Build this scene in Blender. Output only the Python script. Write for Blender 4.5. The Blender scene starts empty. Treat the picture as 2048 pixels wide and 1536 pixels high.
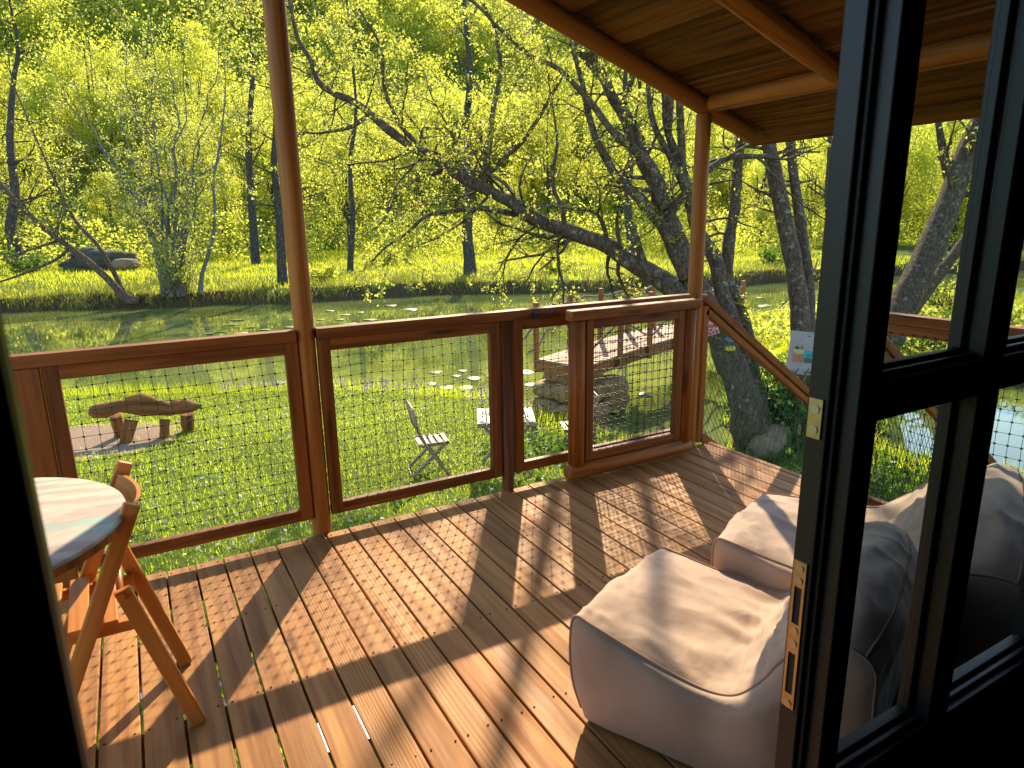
import bpy, bmesh, math, random
import numpy as np
from mathutils import Vector, Matrix, noise as mnoise
R = math.radians
SC = bpy.context.scene
COL = SC.collection

# ------------------------------------------------------------------ camera, sky, sun, exposure
CAM = np.array([-0.690, -3.176, 1.525])
ROT = np.array([[0.8690, -0.4946, -0.0164], [-0.1319, -0.1998, -0.9709], [0.4770, 0.8459, -0.2389]])   # right, down, forward
u_, s_, v_ = np.linalg.svd(ROT); ROT = u_ @ v_
FPX = 1337.17
cd = bpy.data.cameras.new("Camera"); cam = bpy.data.objects.new("Camera", cd); COL.objects.link(cam)
M4 = Matrix(((ROT[0][0], -ROT[1][0], -ROT[2][0]), (ROT[0][1], -ROT[1][1], -ROT[2][1]), (ROT[0][2], -ROT[1][2], -ROT[2][2]))).to_4x4()
M4.translation = Vector(CAM)
cam.matrix_world = M4
cd.sensor_width = 36.0; cd.lens = FPX / 2048 * 36.0; cd.clip_start = 0.02; cd.clip_end = 2000
cd.dof.use_dof = True; cd.dof.focus_distance = 5.5; cd.dof.aperture_fstop = cd.lens / 1.6
SC.camera = cam

SUN_EL, SUN_AZ = R(34.8), math.atan2(0.594, 0.918)     # azimuth from +Y towards +X
w = bpy.data.worlds.new("World"); SC.world = w; w.use_nodes = True
nt = w.node_tree; nt.nodes.clear()
sky = nt.nodes.new("ShaderNodeTexSky"); sky.sky_type = 'NISHITA'; sky.sun_disc = False
sky.sun_elevation = SUN_EL; sky.sun_rotation = SUN_AZ; sky.air_density = 1.0; sky.dust_density = 0.6; sky.ozone_density = 1.4
bg = nt.nodes.new("ShaderNodeBackground"); bg.inputs['Strength'].default_value = 0.15
wo = nt.nodes.new("ShaderNodeOutputWorld")
nt.links.new(sky.outputs[0], bg.inputs[0]); nt.links.new(bg.outputs[0], wo.inputs[0])
sd = bpy.data.lights.new("Sun", 'SUN'); sun = bpy.data.objects.new("Sun", sd); COL.objects.link(sun)
sd.energy = 3.3; sd.angle = R(0.6); sd.color = (1.0, 0.83, 0.58)
sdir = Vector((math.sin(SUN_AZ) * math.cos(SUN_EL), math.cos(SUN_AZ) * math.cos(SUN_EL), math.sin(SUN_EL)))
sun.rotation_euler = sdir.to_track_quat('Z', 'Y').to_euler(); sun.location = (20, 30, 30)
SC.view_settings.view_transform = 'Standard'; SC.view_settings.look = 'None'
SC.view_settings.exposure = 1.5; SC.view_settings.gamma = 1.0
SC.render.engine = 'CYCLES'
cy = SC.cycles
cy.use_denoising = True
try: cy.denoiser = 'OPENIMAGEDENOISE'
except Exception: pass
cy.max_bounces = 10; cy.diffuse_bounces = 6; cy.glossy_bounces = 3; cy.transmission_bounces = 5; cy.transparent_max_bounces = 12
cy.caustics_reflective = False; cy.caustics_refractive = False
cy.sample_clamp_indirect = 6.0

# ------------------------------------------------------------------ reading real positions off the survey
def ray(u, v): return ROT.T @ np.array([(u - 1024) / FPX, (v - 768) / FPX, 1.0])
def onz(u, v, z):
    d = ray(u, v); return CAM + d * (z - CAM[2]) / d[2]
def ony(u, v, y):
    d = ray(u, v); return CAM + d * (y - CAM[1]) / d[1]
def dep(u, v, t): return CAM + ray(u, v) * t

# ------------------------------------------------------------------ object helpers
WLOC = {}
def tag(o, label=None, cat=None, group=None, kind=None):
    if label: o['label'] = label
    if cat: o['category'] = cat
    if group: o['group'] = group
    if kind: o['kind'] = kind
    return o
def empty(name, loc, label=None, cat=None, group=None):
    o = bpy.data.objects.new(name, None); COL.objects.link(o); o.location = loc; o.empty_display_size = 0.1
    WLOC[o.name] = np.array(loc, float)
    return tag(o, label, cat, group)
def fast_mesh(name, V, Fs, mi=None, smooth=False):
    """V (n,3); Fs list of int arrays (m,k); mi list of material index per array"""
    me = bpy.data.meshes.new(name)
    V = np.asarray(V, np.float32)
    me.vertices.add(len(V)); me.vertices.foreach_set('co', V.ravel())
    tot = sum(f.size for f in Fs); npoly = sum(len(f) for f in Fs)
    me.loops.add(tot); me.polygons.add(npoly)
    me.loops.foreach_set('vertex_index', np.concatenate([f.ravel() for f in Fs]).astype(np.int32))
    st = []; off = 0; mis = []
    for k, f in enumerate(Fs):
        st.append(off + np.arange(len(f)) * f.shape[1]); off += f.size
        mis.append(np.full(len(f), mi[k] if mi is not None else 0))
    me.polygons.foreach_set('loop_start', np.concatenate(st).astype(np.int32))
    me.polygons.foreach_set('material_index', np.concatenate(mis).astype(np.int32))
    if smooth: me.polygons.foreach_set('use_smooth', np.ones(npoly, bool))
    me.update(calc_edges=True); me.validate()
    return me
def link_mesh(name, me, mats, parent=None):
    for m in (mats if isinstance(mats, (list, tuple)) else [mats]): me.materials.append(m)
    o = bpy.data.objects.new(name, me); COL.objects.link(o)
    if parent is not None: o.parent = parent; WLOC[o.name] = WLOC.get(parent.name, np.zeros(3))
    return o
def copy_tree(o, parent=None):
    c = o.copy(); COL.objects.link(c)
    if parent is not None: c.parent = parent
    for ch in list(o.children): copy_tree(ch, c)
    return c

RB = random.Random(5)
class MB:
    """collects shapes (world coordinates, or local ones) with a 'wd' grain vector per corner"""
    def __init__(s): s.v = []; s.f = []; s.uv = []; s.mi = []; s.sm = []
    def add(s, verts, faces, uvs, mi=0, sm=False):
        b = len(s.v); s.v += [tuple(p) for p in verts]
        for f, u in zip(faces, uvs):
            s.f.append([b + i for i in f]); s.uv.append(u); s.mi.append(mi); s.sm.append(sm)
    def bar(s, p0, p1, wd, ht, up=(0, 0, 1), mi=0, e0=0.0, e1=0.0, rnd=None):
        """rectangular bar from p0 to p1: wd across, ht along up"""
        p0 = Vector(p0); p1 = Vector(p1); a = (p1 - p0); L = a.length; a.normalize(); up = Vector(up)
        sd_ = a.cross(up).normalized(); up = sd_.cross(a).normalized()
        r = RB.random() * 100 if rnd is None else rnd
        c = [(-1, -1), (1, -1), (1, 1), (-1, 1)]
        vs = [p0 + sd_ * (x * wd / 2) + up * (y * ht / 2) for x, y in c] + [p1 + sd_ * (x * wd / 2) + up * (y * ht / 2) for x, y in c]
        fs = [(3, 2, 1, 0), (4, 5, 6, 7)]; us = [[(0.02 * i, 0.03 * (i % 2), r) for i in range(4)]] * 2
        for i in range(4):
            j = (i + 1) % 4; k = ht if i % 2 else wd
            o = i * 0.13
            fs.append((i, j, j + 4, i + 4)); us.append([(0, o, r), (0, o + k, r), (L, o + k, r), (L, o, r)])
        s.add(vs, fs, us, mi)
    def box(s, lo, hi, mi=0, axis=None, rnd=None):
        lo = Vector(lo); hi = Vector(hi); d = hi - lo
        ax = axis if axis is not None else max(range(3), key=lambda i: d[i])
        c = (lo + hi) / 2; h = Vector((0, 0, 0)); h[ax] = d[ax] / 2
        upi = 2 if ax != 2 else 1
        up = Vector((0, 0, 0)); up[upi] = 1
        wi = 3 - ax - upi
        s.bar(c - h, c + h, d[wi], d[upi], up, mi, rnd=rnd)
    def tube(s, pts, rad, n=10, mi=0, caps=True, rnd=None, sm=True):
        pts = [Vector(p) for p in pts]
        if not hasattr(rad, '__len__'): rad = [rad] * len(pts)
        r = RB.random() * 100 if rnd is None else rnd
        vs = []; L = 0; Ls = []
        t0 = (pts[1] - pts[0]).normalized()
        u = t0.orthogonal().normalized()
        for i, p in enumerate(pts):
            t = (pts[min(i + 1, len(pts) - 1)] - pts[max(i - 1, 0)]).normalized()
            u = (u - t * u.dot(t)).normalized(); w_ = t.cross(u)
            if i: L += (p - pts[i - 1]).length
            Ls.append(L)
            for k in range(n):
                a = 2 * math.pi * k / n
                vs.append(p + (u * math.cos(a) + w_ * math.sin(a)) * rad[i])
        fs = []; us = []
        per = 2 * math.pi * rad[0]
        for i in range(len(pts) - 1):
            for k in range(n):
                k2 = (k + 1) % n
                fs.append((i * n + k, i * n + k2, (i + 1) * n + k2, (i + 1) * n + k))
                us.append([(Ls[i], per * k / n, r), (Ls[i], per * (k + 1) / n, r), (Ls[i + 1], per * (k + 1) / n, r), (Ls[i + 1], per * k / n, r)])
        s.add(vs, fs, us, mi, sm)
        if caps:
            b = len(s.v); nn = len(vs)
            for base, rev in ((0, True), ((len(pts) - 1) * n, False)):
                idx = [b - nn + base + k for k in range(n)]
                s.f.append(idx[::-1] if rev else idx)
                s.uv.append([(0.3 * rad[0] * math.cos(6.28 * k / n), 0.3 * rad[0] * math.sin(6.28 * k / n), r) for k in range(n)]); s.mi.append(mi); s.sm.append(False)
    def disc(s, c, r, nrm, n=10, th=0.004, mi=0):
        c = Vector(c); nrm = Vector(nrm).normalized()
        s.tube([c, c + nrm * th], r, n, mi)
    def lathe(s, prof, c, n=32, mi=0, axis_z=True):
        vs = []; fs = []; us = []; r = RB.random() * 100
        for i, (rr, z) in enumerate(prof):
            for k in range(n):
                a = 2 * math.pi * k / n; vs.append((c[0] + rr * math.cos(a), c[1] + rr * math.sin(a), c[2] + z))
        for i in range(len(prof) - 1):
            for k in range(n):
                k2 = (k + 1) % n; q = (i * n + k, i * n + k2, (i + 1) * n + k2, (i + 1) * n + k)
                fs.append(q); us.append([(vs[j][0], vs[j][1], r) for j in q])
        s.add(vs, fs, us, mi, True)
    def poly(s, pts, mi=0, rnd=0.0):
        s.add(pts, [tuple(range(len(pts)))], [[(p[0], p[1], rnd) for p in pts]], mi)
    def build(s, name, mats, parent=None, local=False, bevel=0.0, top=False):
        off = np.zeros(3)
        V = np.array(s.v, float)
        loc = None
        if parent is not None and not local: off = WLOC.get(parent.name, np.zeros(3))
        elif parent is None and not local:
            off = np.array([(V[:, 0].min() + V[:, 0].max()) / 2, (V[:, 1].min() + V[:, 1].max()) / 2, V[:, 2].min()]); loc = off
        V = V - off
        me = bpy.data.meshes.new(name)
        me.from_pydata(V.tolist(), [], s.f)
        at = me.attributes.new('wd', 'FLOAT_VECTOR', 'CORNER')
        at.data.foreach_set('vector', np.array([c for u in s.uv for c in u], np.float32).ravel())
        me.polygons.foreach_set('material_index', np.array(s.mi, np.int32))
        me.polygons.foreach_set('use_smooth', np.array(s.sm, bool))
        me.update()
        o = link_mesh(name, me, mats, parent)
        if loc is not None: o.location = loc; WLOC[o.name] = loc
        if bevel:
            b = o.modifiers.new('edge', 'BEVEL'); b.width = bevel; b.segments = 2; b.limit_method = 'ANGLE'; b.angle_limit = R(50)
        return o

# ------------------------------------------------------------------ materials
def new_mat(name):
    m = bpy.data.materials.new(name); m.use_nodes = True
    return m, m.node_tree, m.node_tree.nodes['Principled BSDF']
def N(nt, t, **kw):
    n = nt.nodes.new(t)
    for k, v in kw.items():
        if k in n.inputs.keys(): n.inputs[k].default_value = v
        else: setattr(n, k, v)
    return n
def ramp(nt, fac, stops):
    r = nt.nodes.new('ShaderNodeValToRGB'); cr = r.color_ramp
    while len(cr.elements) > 1: cr.elements.remove(cr.elements[0])
    cr.elements[0].position = stops[0][0]; cr.elements[0].color = tuple(stops[0][1]) + ((1,) if len(stops[0][1]) == 3 else ())
    for p, c in stops[1:]:
        e = cr.elements.new(p); e.color = tuple(c) + ((1,) if len(c) == 3 else ())
    if fac is not None: nt.links.new(fac, r.inputs[0])
    return r.outputs[0]
def mix(nt, a, b, fac, mode='MIX'):
    m = nt.nodes.new('ShaderNodeMix'); m.data_type = 'RGBA'; m.blend_type = mode
    def setin(i, v):
        if isinstance(v, (tuple, list)): m.inputs[i].default_value = tuple(v) + ((1,) if len(v) == 3 else ())
        elif isinstance(v, (int, float)): m.inputs[i].default_value = v
        else: nt.links.new(v, m.inputs[i])
    setin(0, fac); setin(6, a); setin(7, b)
    return m.outputs[2]
def math_(nt, op, a, b=None):
    m = nt.nodes.new('ShaderNodeMath'); m.operation = op
    for i, v in enumerate((a, b)):
        if v is None: continue
        if isinstance(v, (int, float)): m.inputs[i].default_value = v
        else: nt.links.new(v, m.inputs[i])
    return m.outputs[0]
def wood(name, dark, light, rough=0.55, tint=0.25, knots=True, grain=1.0, bump=0.25, wear=None):
    m, nt, p = new_mat(name)
    at = N(nt, 'ShaderNodeAttribute', attribute_name='wd')
    sep = N(nt, 'ShaderNodeSeparateXYZ'); nt.links.new(at.outputs['Vector'], sep.inputs[0])
    def vec(su, sv, sr):
        c = N(nt, 'ShaderNodeCombineXYZ')
        nt.links.new(math_(nt, 'MULTIPLY', sep.outputs[0], su), c.inputs[0])
        nt.links.new(math_(nt, 'MULTIPLY', sep.outputs[1], sv), c.inputs[1])
        nt.links.new(math_(nt, 'MULTIPLY', sep.outputs[2], sr), c.inputs[2]); return c.outputs[0]
    n1 = N(nt, 'ShaderNodeTexNoise', Scale=1.0, Detail=6.0, Roughness=0.6, Distortion=0.6); nt.links.new(vec(1.6 * grain, 26 * grain, 7.3), n1.inputs['Vector'])
    n2 = N(nt, 'ShaderNodeTexNoise', Scale=1.0, Detail=4.0, Roughness=0.65); nt.links.new(vec(6 * grain, 190 * grain, 3.1), n2.inputs['Vector'])
    wv = N(nt, 'ShaderNodeTexWave', wave_type='RINGS', Scale=1.0, Distortion=5.0, Detail=2.0); wv.inputs['Detail Scale'].default_value = 0.7
    nt.links.new(vec(2.2 * grain, 42 * grain, 5.7), wv.inputs['Vector'])
    g = math_(nt, 'ADD', math_(nt, 'MULTIPLY', n1.outputs[0], 0.55), math_(nt, 'MULTIPLY', wv.outputs[0], 0.28))
    g = math_(nt, 'ADD', g, math_(nt, 'MULTIPLY', n2.outputs[0], 0.30))
    col = ramp(nt, g, [(0.28, dark), (0.72, light)])
    wn = N(nt, 'ShaderNodeTexWhiteNoise', noise_dimensions='1D'); nt.links.new(sep.outputs[2], wn.inputs['W'])
    tl = ramp(nt, wn.outputs[0], [(0.0, (1 - tint,) * 3), (1.0, (1.0 + tint * 0.35, 1.0 + tint * 0.3, 1.0 + tint * 0.25))])
    col = mix(nt, col, tl, 1.0, 'MULTIPLY')
    if knots:
        vo = N(nt, 'ShaderNodeTexVoronoi', Scale=1.0, feature='F1'); nt.links.new(vec(1.5, 9.0, 11.7), vo.inputs['Vector'])
        kf = ramp(nt, vo.outputs['Distance'], [(0.0, (1, 1, 1)), (0.10, (0.8,) * 3), (0.2, (0, 0, 0))])
        sel = N(nt, 'ShaderNodeSeparateColor'); nt.links.new(vo.outputs['Color'], sel.inputs[0])
        kf = math_(nt, 'MULTIPLY', kf, math_(nt, 'GREATER_THAN', sel.outputs[0], 0.5))
        col = mix(nt, col, tuple(c * 0.35 for c in dark), kf)
    if wear:
        tc = N(nt, 'ShaderNodeTexCoord'); n3 = N(nt, 'ShaderNodeTexNoise', Scale=2.3, Detail=5.0, Roughness=0.6); nt.links.new(tc.outputs['Object'], n3.inputs['Vector'])
        col = mix(nt, col, wear, ramp(nt, n3.outputs[0], [(0.45, (0, 0, 0)), (0.72, (0.55,) * 3)]))
    p.inputs['Specular IOR Level'].default_value = 0.28
    nt.links.new(col, p.inputs['Base Color'])
    nt.links.new(ramp(nt, n1.outputs[0], [(0.3, (rough + 0.12,) * 3), (0.7, (rough - 0.08,) * 3)]), p.inputs['Roughness'])
    b = N(nt, 'ShaderNodeBump', Strength=bump, Distance=0.003); nt.links.new(g, b.inputs['Height']); nt.links.new(b.outputs[0], p.inputs['Normal'])
    return m
def plain(name, col, rough=0.5, metal=0.0, spec=0.5, noise=0.0, nscale=20.0, bump=0.0):
    m, nt, p = new_mat(name)
    p.inputs['Base Color'].default_value = (*col, 1); p.inputs['Roughness'].default_value = rough; p.inputs['Metallic'].default_value = metal
    p.inputs['Specular IOR Level'].default_value = spec
    if noise or bump:
        tc = N(nt, 'ShaderNodeTexCoord'); n = N(nt, 'ShaderNodeTexNoise', Scale=nscale, Detail=5.0, Roughness=0.6); nt.links.new(tc.outputs['Object'], n.inputs['Vector'])
        if noise:
            nt.links.new(ramp(nt, n.outputs[0], [(0.25, tuple(c * (1 - noise) for c in col)), (0.75, tuple(min(1, c * (1 + noise)) for c in col))]), p.inputs['Base Color'])
        if bump:
            b = N(nt, 'ShaderNodeBump', Strength=bump, Distance=0.01); nt.links.new(n.outputs[0], b.inputs['Height']); nt.links.new(b.outputs[0], p.inputs['Normal'])
    return m
def leafmat(name, c_dark, c_light, trans, tfac=0.5, scale=0.8, rough=0.5, spec=0.35):
    m, nt, p = new_mat(name)
    geo = N(nt, 'ShaderNodeNewGeometry')
    n = N(nt, 'ShaderNodeTexNoise', Scale=scale, Detail=3.0); nt.links.new(geo.outputs['Position'], n.inputs['Vector'])
    f = math_(nt, 'ADD', math_(nt, 'MULTIPLY', n.outputs[0], 0.9), math_(nt, 'MULTIPLY', geo.outputs['Random Per Island'], 0.5))
    f = math_(nt, 'SUBTRACT', f, 0.25)
    col = ramp(nt, f, [(0.2, c_dark), (0.75, c_light)])
    tcol = ramp(nt, f, [(0.2, tuple(t * 0.6 for t in trans)), (0.75, trans)])
    nt.links.new(col, p.inputs['Base Color']); p.inputs['Roughness'].default_value = rough; p.inputs['Specular IOR Level'].default_value = spec
    t = N(nt, 'ShaderNodeBsdfTranslucent'); nt.links.new(tcol, t.inputs['Color'])
    ms = N(nt, 'ShaderNodeMixShader', Fac=tfac); nt.links.new(p.outputs[0], ms.inputs[1]); nt.links.new(t.outputs[0], ms.inputs[2])
    nt.links.new(ms.outputs[0], nt.nodes['Material Output'].inputs['Surface'])
    return m
def bark(name, dark, light, lichen=(0.35, 0.36, 0.28), amt=0.35, scale=6.0):
    m, nt, p = new_mat(name)
    tc = N(nt, 'ShaderNodeTexCoord'); mp = N(nt, 'ShaderNodeMapping'); mp.inputs['Scale'].default_value = (1, 1, 0.35); nt.links.new(tc.outputs['Object'], mp.inputs[0])
    n = N(nt, 'ShaderNodeTexNoise', Scale=scale * 3, Detail=8.0, Roughness=0.7); nt.links.new(mp.outputs[0], n.inputs['Vector'])
    vo = N(nt, 'ShaderNodeTexVoronoi', Scale=scale * 4, feature='DISTANCE_TO_EDGE'); nt.links.new(mp.outputs[0], vo.inputs['Vector'])
    n2 = N(nt, 'ShaderNodeTexNoise', Scale=scale * 1.6, Detail=6.0, Roughness=0.75); nt.links.new(tc.outputs['Object'], n2.inputs['Vector'])
    col = ramp(nt, n.outputs[0], [(0.3, dark), (0.7, light)])
    col = mix(nt, col, lichen, ramp(nt, n2.outputs[0], [(0.56, (0, 0, 0)), (0.62, (amt * 2,) * 3)]))
    col = mix(nt, tuple(c * 0.4 for c in dark), col, ramp(nt, vo.outputs['Distance'], [(0.0, (0.2,) * 3), (0.08, (1, 1, 1))]))
    nt.links.new(col, p.inputs['Base Color']); p.inputs['Roughness'].default_value = 0.9; p.inputs['Specular IOR Level'].default_value = 0.2
    b = N(nt, 'ShaderNodeBump', Strength=0.8, Distance=0.03); nt.links.new(math_(nt, 'ADD', n.outputs[0], math_(nt, 'MINIMUM', vo.outputs['Distance'], 0.15)), b.inputs['Height']); nt.links.new(b.outputs[0], p.inputs['Normal'])
    return m

M = {}
M['deck'] = wood('deck_wood', (0.27, 0.098, 0.022), (0.52, 0.235, 0.060), 0.62, 0.28, True, 1.0, 0.35)
M['rail'] = wood('rail_wood', (0.075, 0.020, 0.004), (0.28, 0.092, 0.016), 0.52, 0.22)
M['post'] = wood('post_wood', (0.24, 0.075, 0.010), (0.46, 0.18, 0.028), 0.5, 0.12)
M['log'] = wood('log_wood', (0.15, 0.042, 0.007), (0.40, 0.14, 0.025), 0.55, 0.2)
M['roof'] = wood('roof_wood', (0.040, 0.014, 0.003), (0.24, 0.095, 0.020), 0.75, 0.4, True, 1.0, 0.4)
M['chair'] = wood('chair_wood', (0.42, 0.14, 0.026), (0.60, 0.24, 0.055), 0.35, 0.1, False, 1.0, 0.08)
M['slat'] = wood('weathered_slat', (0.14, 0.085, 0.05), (0.42, 0.30, 0.19), 0.45, 0.2, False)
M['slat'].node_tree.nodes['Principled BSDF'].inputs['Specular IOR Level'].default_value = 0.7
M['bridge'] = wood('bridge_wood', (0.26, 0.12, 0.06), (0.52, 0.30, 0.17), 0.65, 0.25, False)
M['bridge_post'] = wood('bridge_post_wood', (0.20, 0.07, 0.02), (0.36, 0.15, 0.05), 0.6, 0.2, False)
M['benchlog'] = wood('bench_log', (0.06, 0.024, 0.005), (0.30, 0.125, 0.032), 0.85, 0.2, True, 0.5, 0.9)
M['net'] = plain('net_plastic', (0.008, 0.022, 0.016), 0.4)
M['netgreen'] = plain('net_green_plastic', (0.015, 0.09, 0.06), 0.4)
M['black'] = plain('dark_frame_paint', (0.010, 0.013, 0.012), 0.42, noise=0.2, nscale=60, bump=0.04)
M['steel'] = plain('zinc_steel', (0.62, 0.50, 0.28), 0.32, 1.0, noise=0.15, nscale=30)
M['screw'] = plain('screw_steel', (0.03, 0.018, 0.010), 0.8, 0.0, .15)
M['screwz'] = plain('screw_zinc', (0.6, 0.6, 0.58), 0.3, 1.0)
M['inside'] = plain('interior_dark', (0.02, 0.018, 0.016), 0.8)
M['cladding'] = wood('cladding_wood', (0.17, 0.07, 0.02), (0.32, 0.14, 0.05), 0.6, 0.2)
M['rubber'] = plain('black_rubber', (0.01, 0.01, 0.01), 0.6)
M['alu'] = plain('aluminium_strip', (0.7, 0.7, 0.72), 0.3, 1.0)
M['white'] = plain('white_plastic', (0.75, 0.75, 0.73), 0.4)

# ------------------------------------------------------------------ terrain
POND = np.array([(-60, 26), (-30, 19.5), (-12, 15.2), (-6, 13.3), (-1.9, 11.9), (0.5, 10.9), (2.6, 9.7), (4.2, 8.4), (5.0, 7.0), (5.15, 5.7), (5.2, 4.6), (5.45, 3.7), (5.95, 3.1), (6.6, 3.3),
                 (7.6, 4.3), (8.6, 5.2), (10.0, 6.6), (11.6, 8.4), (13.2, 10.2), (15.2, 11.3), (18, 10.9), (22, 9.9), (28, 11.5), (40, 10), (70, 2), (80, 12), (45, 16), (28, 19.5), (24, 19.6), (19, 21.4), (12, 25.2), (5.4, 25.9), (0.8, 28.0), (-5, 29.7), (-15, 32.5), (-40, 40), (-60, 45)], float)
POOL = np.array([(7.9, 1.5), (8.3, 0.65), (9.0, 0.1), (10.3, -0.9), (12.0, -1.2), (14.0, -0.3), (14.8, 1.6), (13.6, 3.3), (12.0, 3.6), (10.3, 3.1), (9.0, 2.55), (8.2, 2.2)], float)
def poly_sd(P, poly):
    P = np.asarray(P, float); best = np.full(len(P), 1e9); ins = np.zeros(len(P), bool)
    n = len(poly)
    for i in range(n):
        a = poly[i]; b = poly[(i + 1) % n]; ab = b - a
        t = np.clip(((P - a) @ ab) / (ab @ ab), 0, 1); dd = np.linalg.norm(P - a - t[:, None] * ab, axis=1)
        best = np.minimum(best, dd)
        c = (a[1] > P[:, 1]) != (b[1] > P[:, 1])
        with np.errstate(divide='ignore', invalid='ignore'):
            xx = (b[0] - a[0]) * (P[:, 1] - a[1]) / (b[1] - a[1]) + a[0]
        ins ^= c & (P[:, 0] < xx)
    return np.where(ins, -best, best)
def vnoise(x, y, sc, seed=0):
    """cheap smooth value noise, vectorised"""
    x = np.asarray(x) * sc + seed * 17.3; y = np.asarray(y) * sc + seed * 9.1
    xi = np.floor(x); yi = np.floor(y); fx = x - xi; fy = y - yi; fx = fx * fx * (3 - 2 * fx); fy = fy * fy * (3 - 2 * fy)
    h = lambda a, b: np.modf(np.abs(np.sin(a * 127.1 + b * 311.7 + seed) * 43758.5453))[0]
    return (h(xi, yi) * (1 - fx) + h(xi + 1, yi) * fx) * (1 - fy) + (h(xi, yi + 1) * (1 - fx) + h(xi + 1, yi + 1) * fx) * fy
def ss(a, b, x):
    t = np.clip((x - a) / (b - a), 0, 1); return t * t * (3 - 2 * t)
WATER = -1.75
def pond_sd(P):
    P = np.asarray(P, float)
    wob = (vnoise(P[:, 0], P[:, 1], 1.1, 3) - 0.5) * 0.35 + (vnoise(P[:, 0], P[:, 1], 3.3, 4) - 0.5) * 0.12
    wob = wob + (vnoise(P[:, 0], P[:, 1], 0.30, 6) - 0.5) * 1.5 * ss(14, 18, P[:, 1])
    return np.minimum(poly_sd(P, POND), poly_sd(P, POOL)) + wob
def midline(x): return np.interp(x, [-60, -5, 5, 12, 15, 24, 40, 70], [33, 20, 17, 17, 16, 15.5, 13.5, 7])
def height(P):
    P = np.atleast_2d(np.asarray(P, float))[:, :2]; s = pond_sd(P); x, y = P[:, 0], P[:, 1]
    far = y > midline(x)
    near_z = -1.66 + 0.11 * ss(0.1, 0.6, s) + 0.38 * ss(0.3, 7.0, s) + (vnoise(x, y, 0.8, 1) - 0.5) * 0.06
    far_z = -1.62 + 0.42 * ss(0.0, 0.35, s) + 0.25 * ss(0.3, 6, s) + 0.25 * ss(6, 22, s) + (vnoise(x, y, 0.35, 2) - 0.5) * 0.18
    hill = np.maximum(0, y - 52 + 0.10 * (x - 10)) * 0.24 + np.maximum(0, y - 105 + 0.10 * (x - 10)) * 0.42
    far_z = far_z + hill + (vnoise(x, y, 0.06, 7) - 0.5) * np.minimum(hill * 0.35, 6)
    land = np.where(far, far_z, near_z)
    z = np.where(s > 0, land, WATER - np.minimum(-s * 0.7 + 0.04, 0.9))
    return np.where((s > 0) & (s < 0.12), WATER + (z - WATER) * (s / 0.12), z)
def hz(x, y): return float(height([(x, y)])[0])
def ground_at(u, v):
    z = -1.3
    for _ in range(40):
        p = onz(u, v, z); z = 0.5 * z + 0.5 * hz(p[0], p[1])
    return p

def axis(parts):
    out = []
    for a, b, s in parts: out += list(np.arange(a, b, s))
    return np.array(out + [parts[-1][1]])
gx = axis([(-140, -30, 5), (-30, -6, 0.8), (-6, 14, 0.16), (14, 30, 0.5), (30, 70, 1.5), (70, 260, 6)])
gy = axis([(-30, -2, 1.5), (-2, 14, 0.16), (14, 34, 0.35), (34, 60, 1.2), (60, 260, 4)])
GX, GY = np.meshgrid(gx, gy); GP = np.stack([GX.ravel(), GY.ravel()], 1)
GZ = height(GP)
nx, ny = len(gx), len(gy)
ii = (np.arange(ny - 1)[:, None] * nx + np.arange(nx - 1)[None, :]).ravel()
GF = np.stack([ii, ii + 1, ii + nx + 1, ii + nx], 1)
def ground_mat():
    m, nt, p = new_mat('ground_soil_grass')
    geo = N(nt, 'ShaderNodeNewGeometry')
    n1 = N(nt, 'ShaderNodeTexNoise', Scale=0.9, Detail=6.0, Roughness=0.6); nt.links.new(geo.outputs['Position'], n1.inputs['Vector'])
    n2 = N(nt, 'ShaderNodeTexNoise', Scale=14.0, Detail=5.0, Roughness=0.7); nt.links.new(geo.outputs['Position'], n2.inputs['Vector'])
    c = ramp(nt, n1.outputs[0], [(0.3, (0.055, 0.10, 0.012)), (0.7, (0.15, 0.20, 0.025))])
    c = mix(nt, c, (0.035, 0.055, 0.01), ramp(nt, n2.outputs[0], [(0.35, (0.8,) * 3), (0.6, (0, 0, 0))]))
    # bare earth near the log bench
    sp = N(nt, 'ShaderNodeVectorMath', operation='DISTANCE'); nt.links.new(geo.outputs['Position'], sp.inputs[0]); sp.inputs[1].default_value = (-1.75, 7.4, -1.35)
    d = math_(nt, 'ADD', sp.outputs['Value'], math_(nt, 'MULTIPLY', n1.outputs[0], 1.2))
    c = mix(nt, c, mix(nt, (0.20, 0.135, 0.085), (0.34, 0.25, 0.18), n2.outputs[0]), ramp(nt, d, [(0.0, (1, 1, 1)), (0.9, (0, 0, 0))]) if False else math_(nt, 'LESS_THAN', d, 1.95))
    sz = N(nt, 'ShaderNodeSeparateXYZ'); nt.links.new(geo.outputs['Position'], sz.inputs[0])
    sn = N(nt, 'ShaderNodeSeparateXYZ'); nt.links.new(geo.outputs['True Normal'], sn.inputs[0])
    wet = math_(nt, 'MAXIMUM', math_(nt, 'LESS_THAN', math_(nt, 'ADD', sz.outputs[2], math_(nt, 'MULTIPLY', n2.outputs[0], 0.1)), -1.60), math_(nt, 'LESS_THAN', sn.outputs[2], 0.72))
    c = mix(nt, c, (0.075, 0.052, 0.028), wet)
    nt.links.new(c, p.inputs['Base Color']); p.inputs['Roughness'].default_value = 0.95; p.inputs['Specular IOR Level'].default_value = 0.1
    b = N(nt, 'ShaderNodeBump', Strength=0.7, Distance=0.04); nt.links.new(n2.outputs[0], b.inputs['Height']); nt.links.new(b.outputs[0], p.inputs['Normal'])
    return m
ground = link_mesh('ground', fast_mesh('ground', np.column_stack([GP, GZ]), [GF], smooth=True), ground_mat()); tag(ground, kind='structure')

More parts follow.
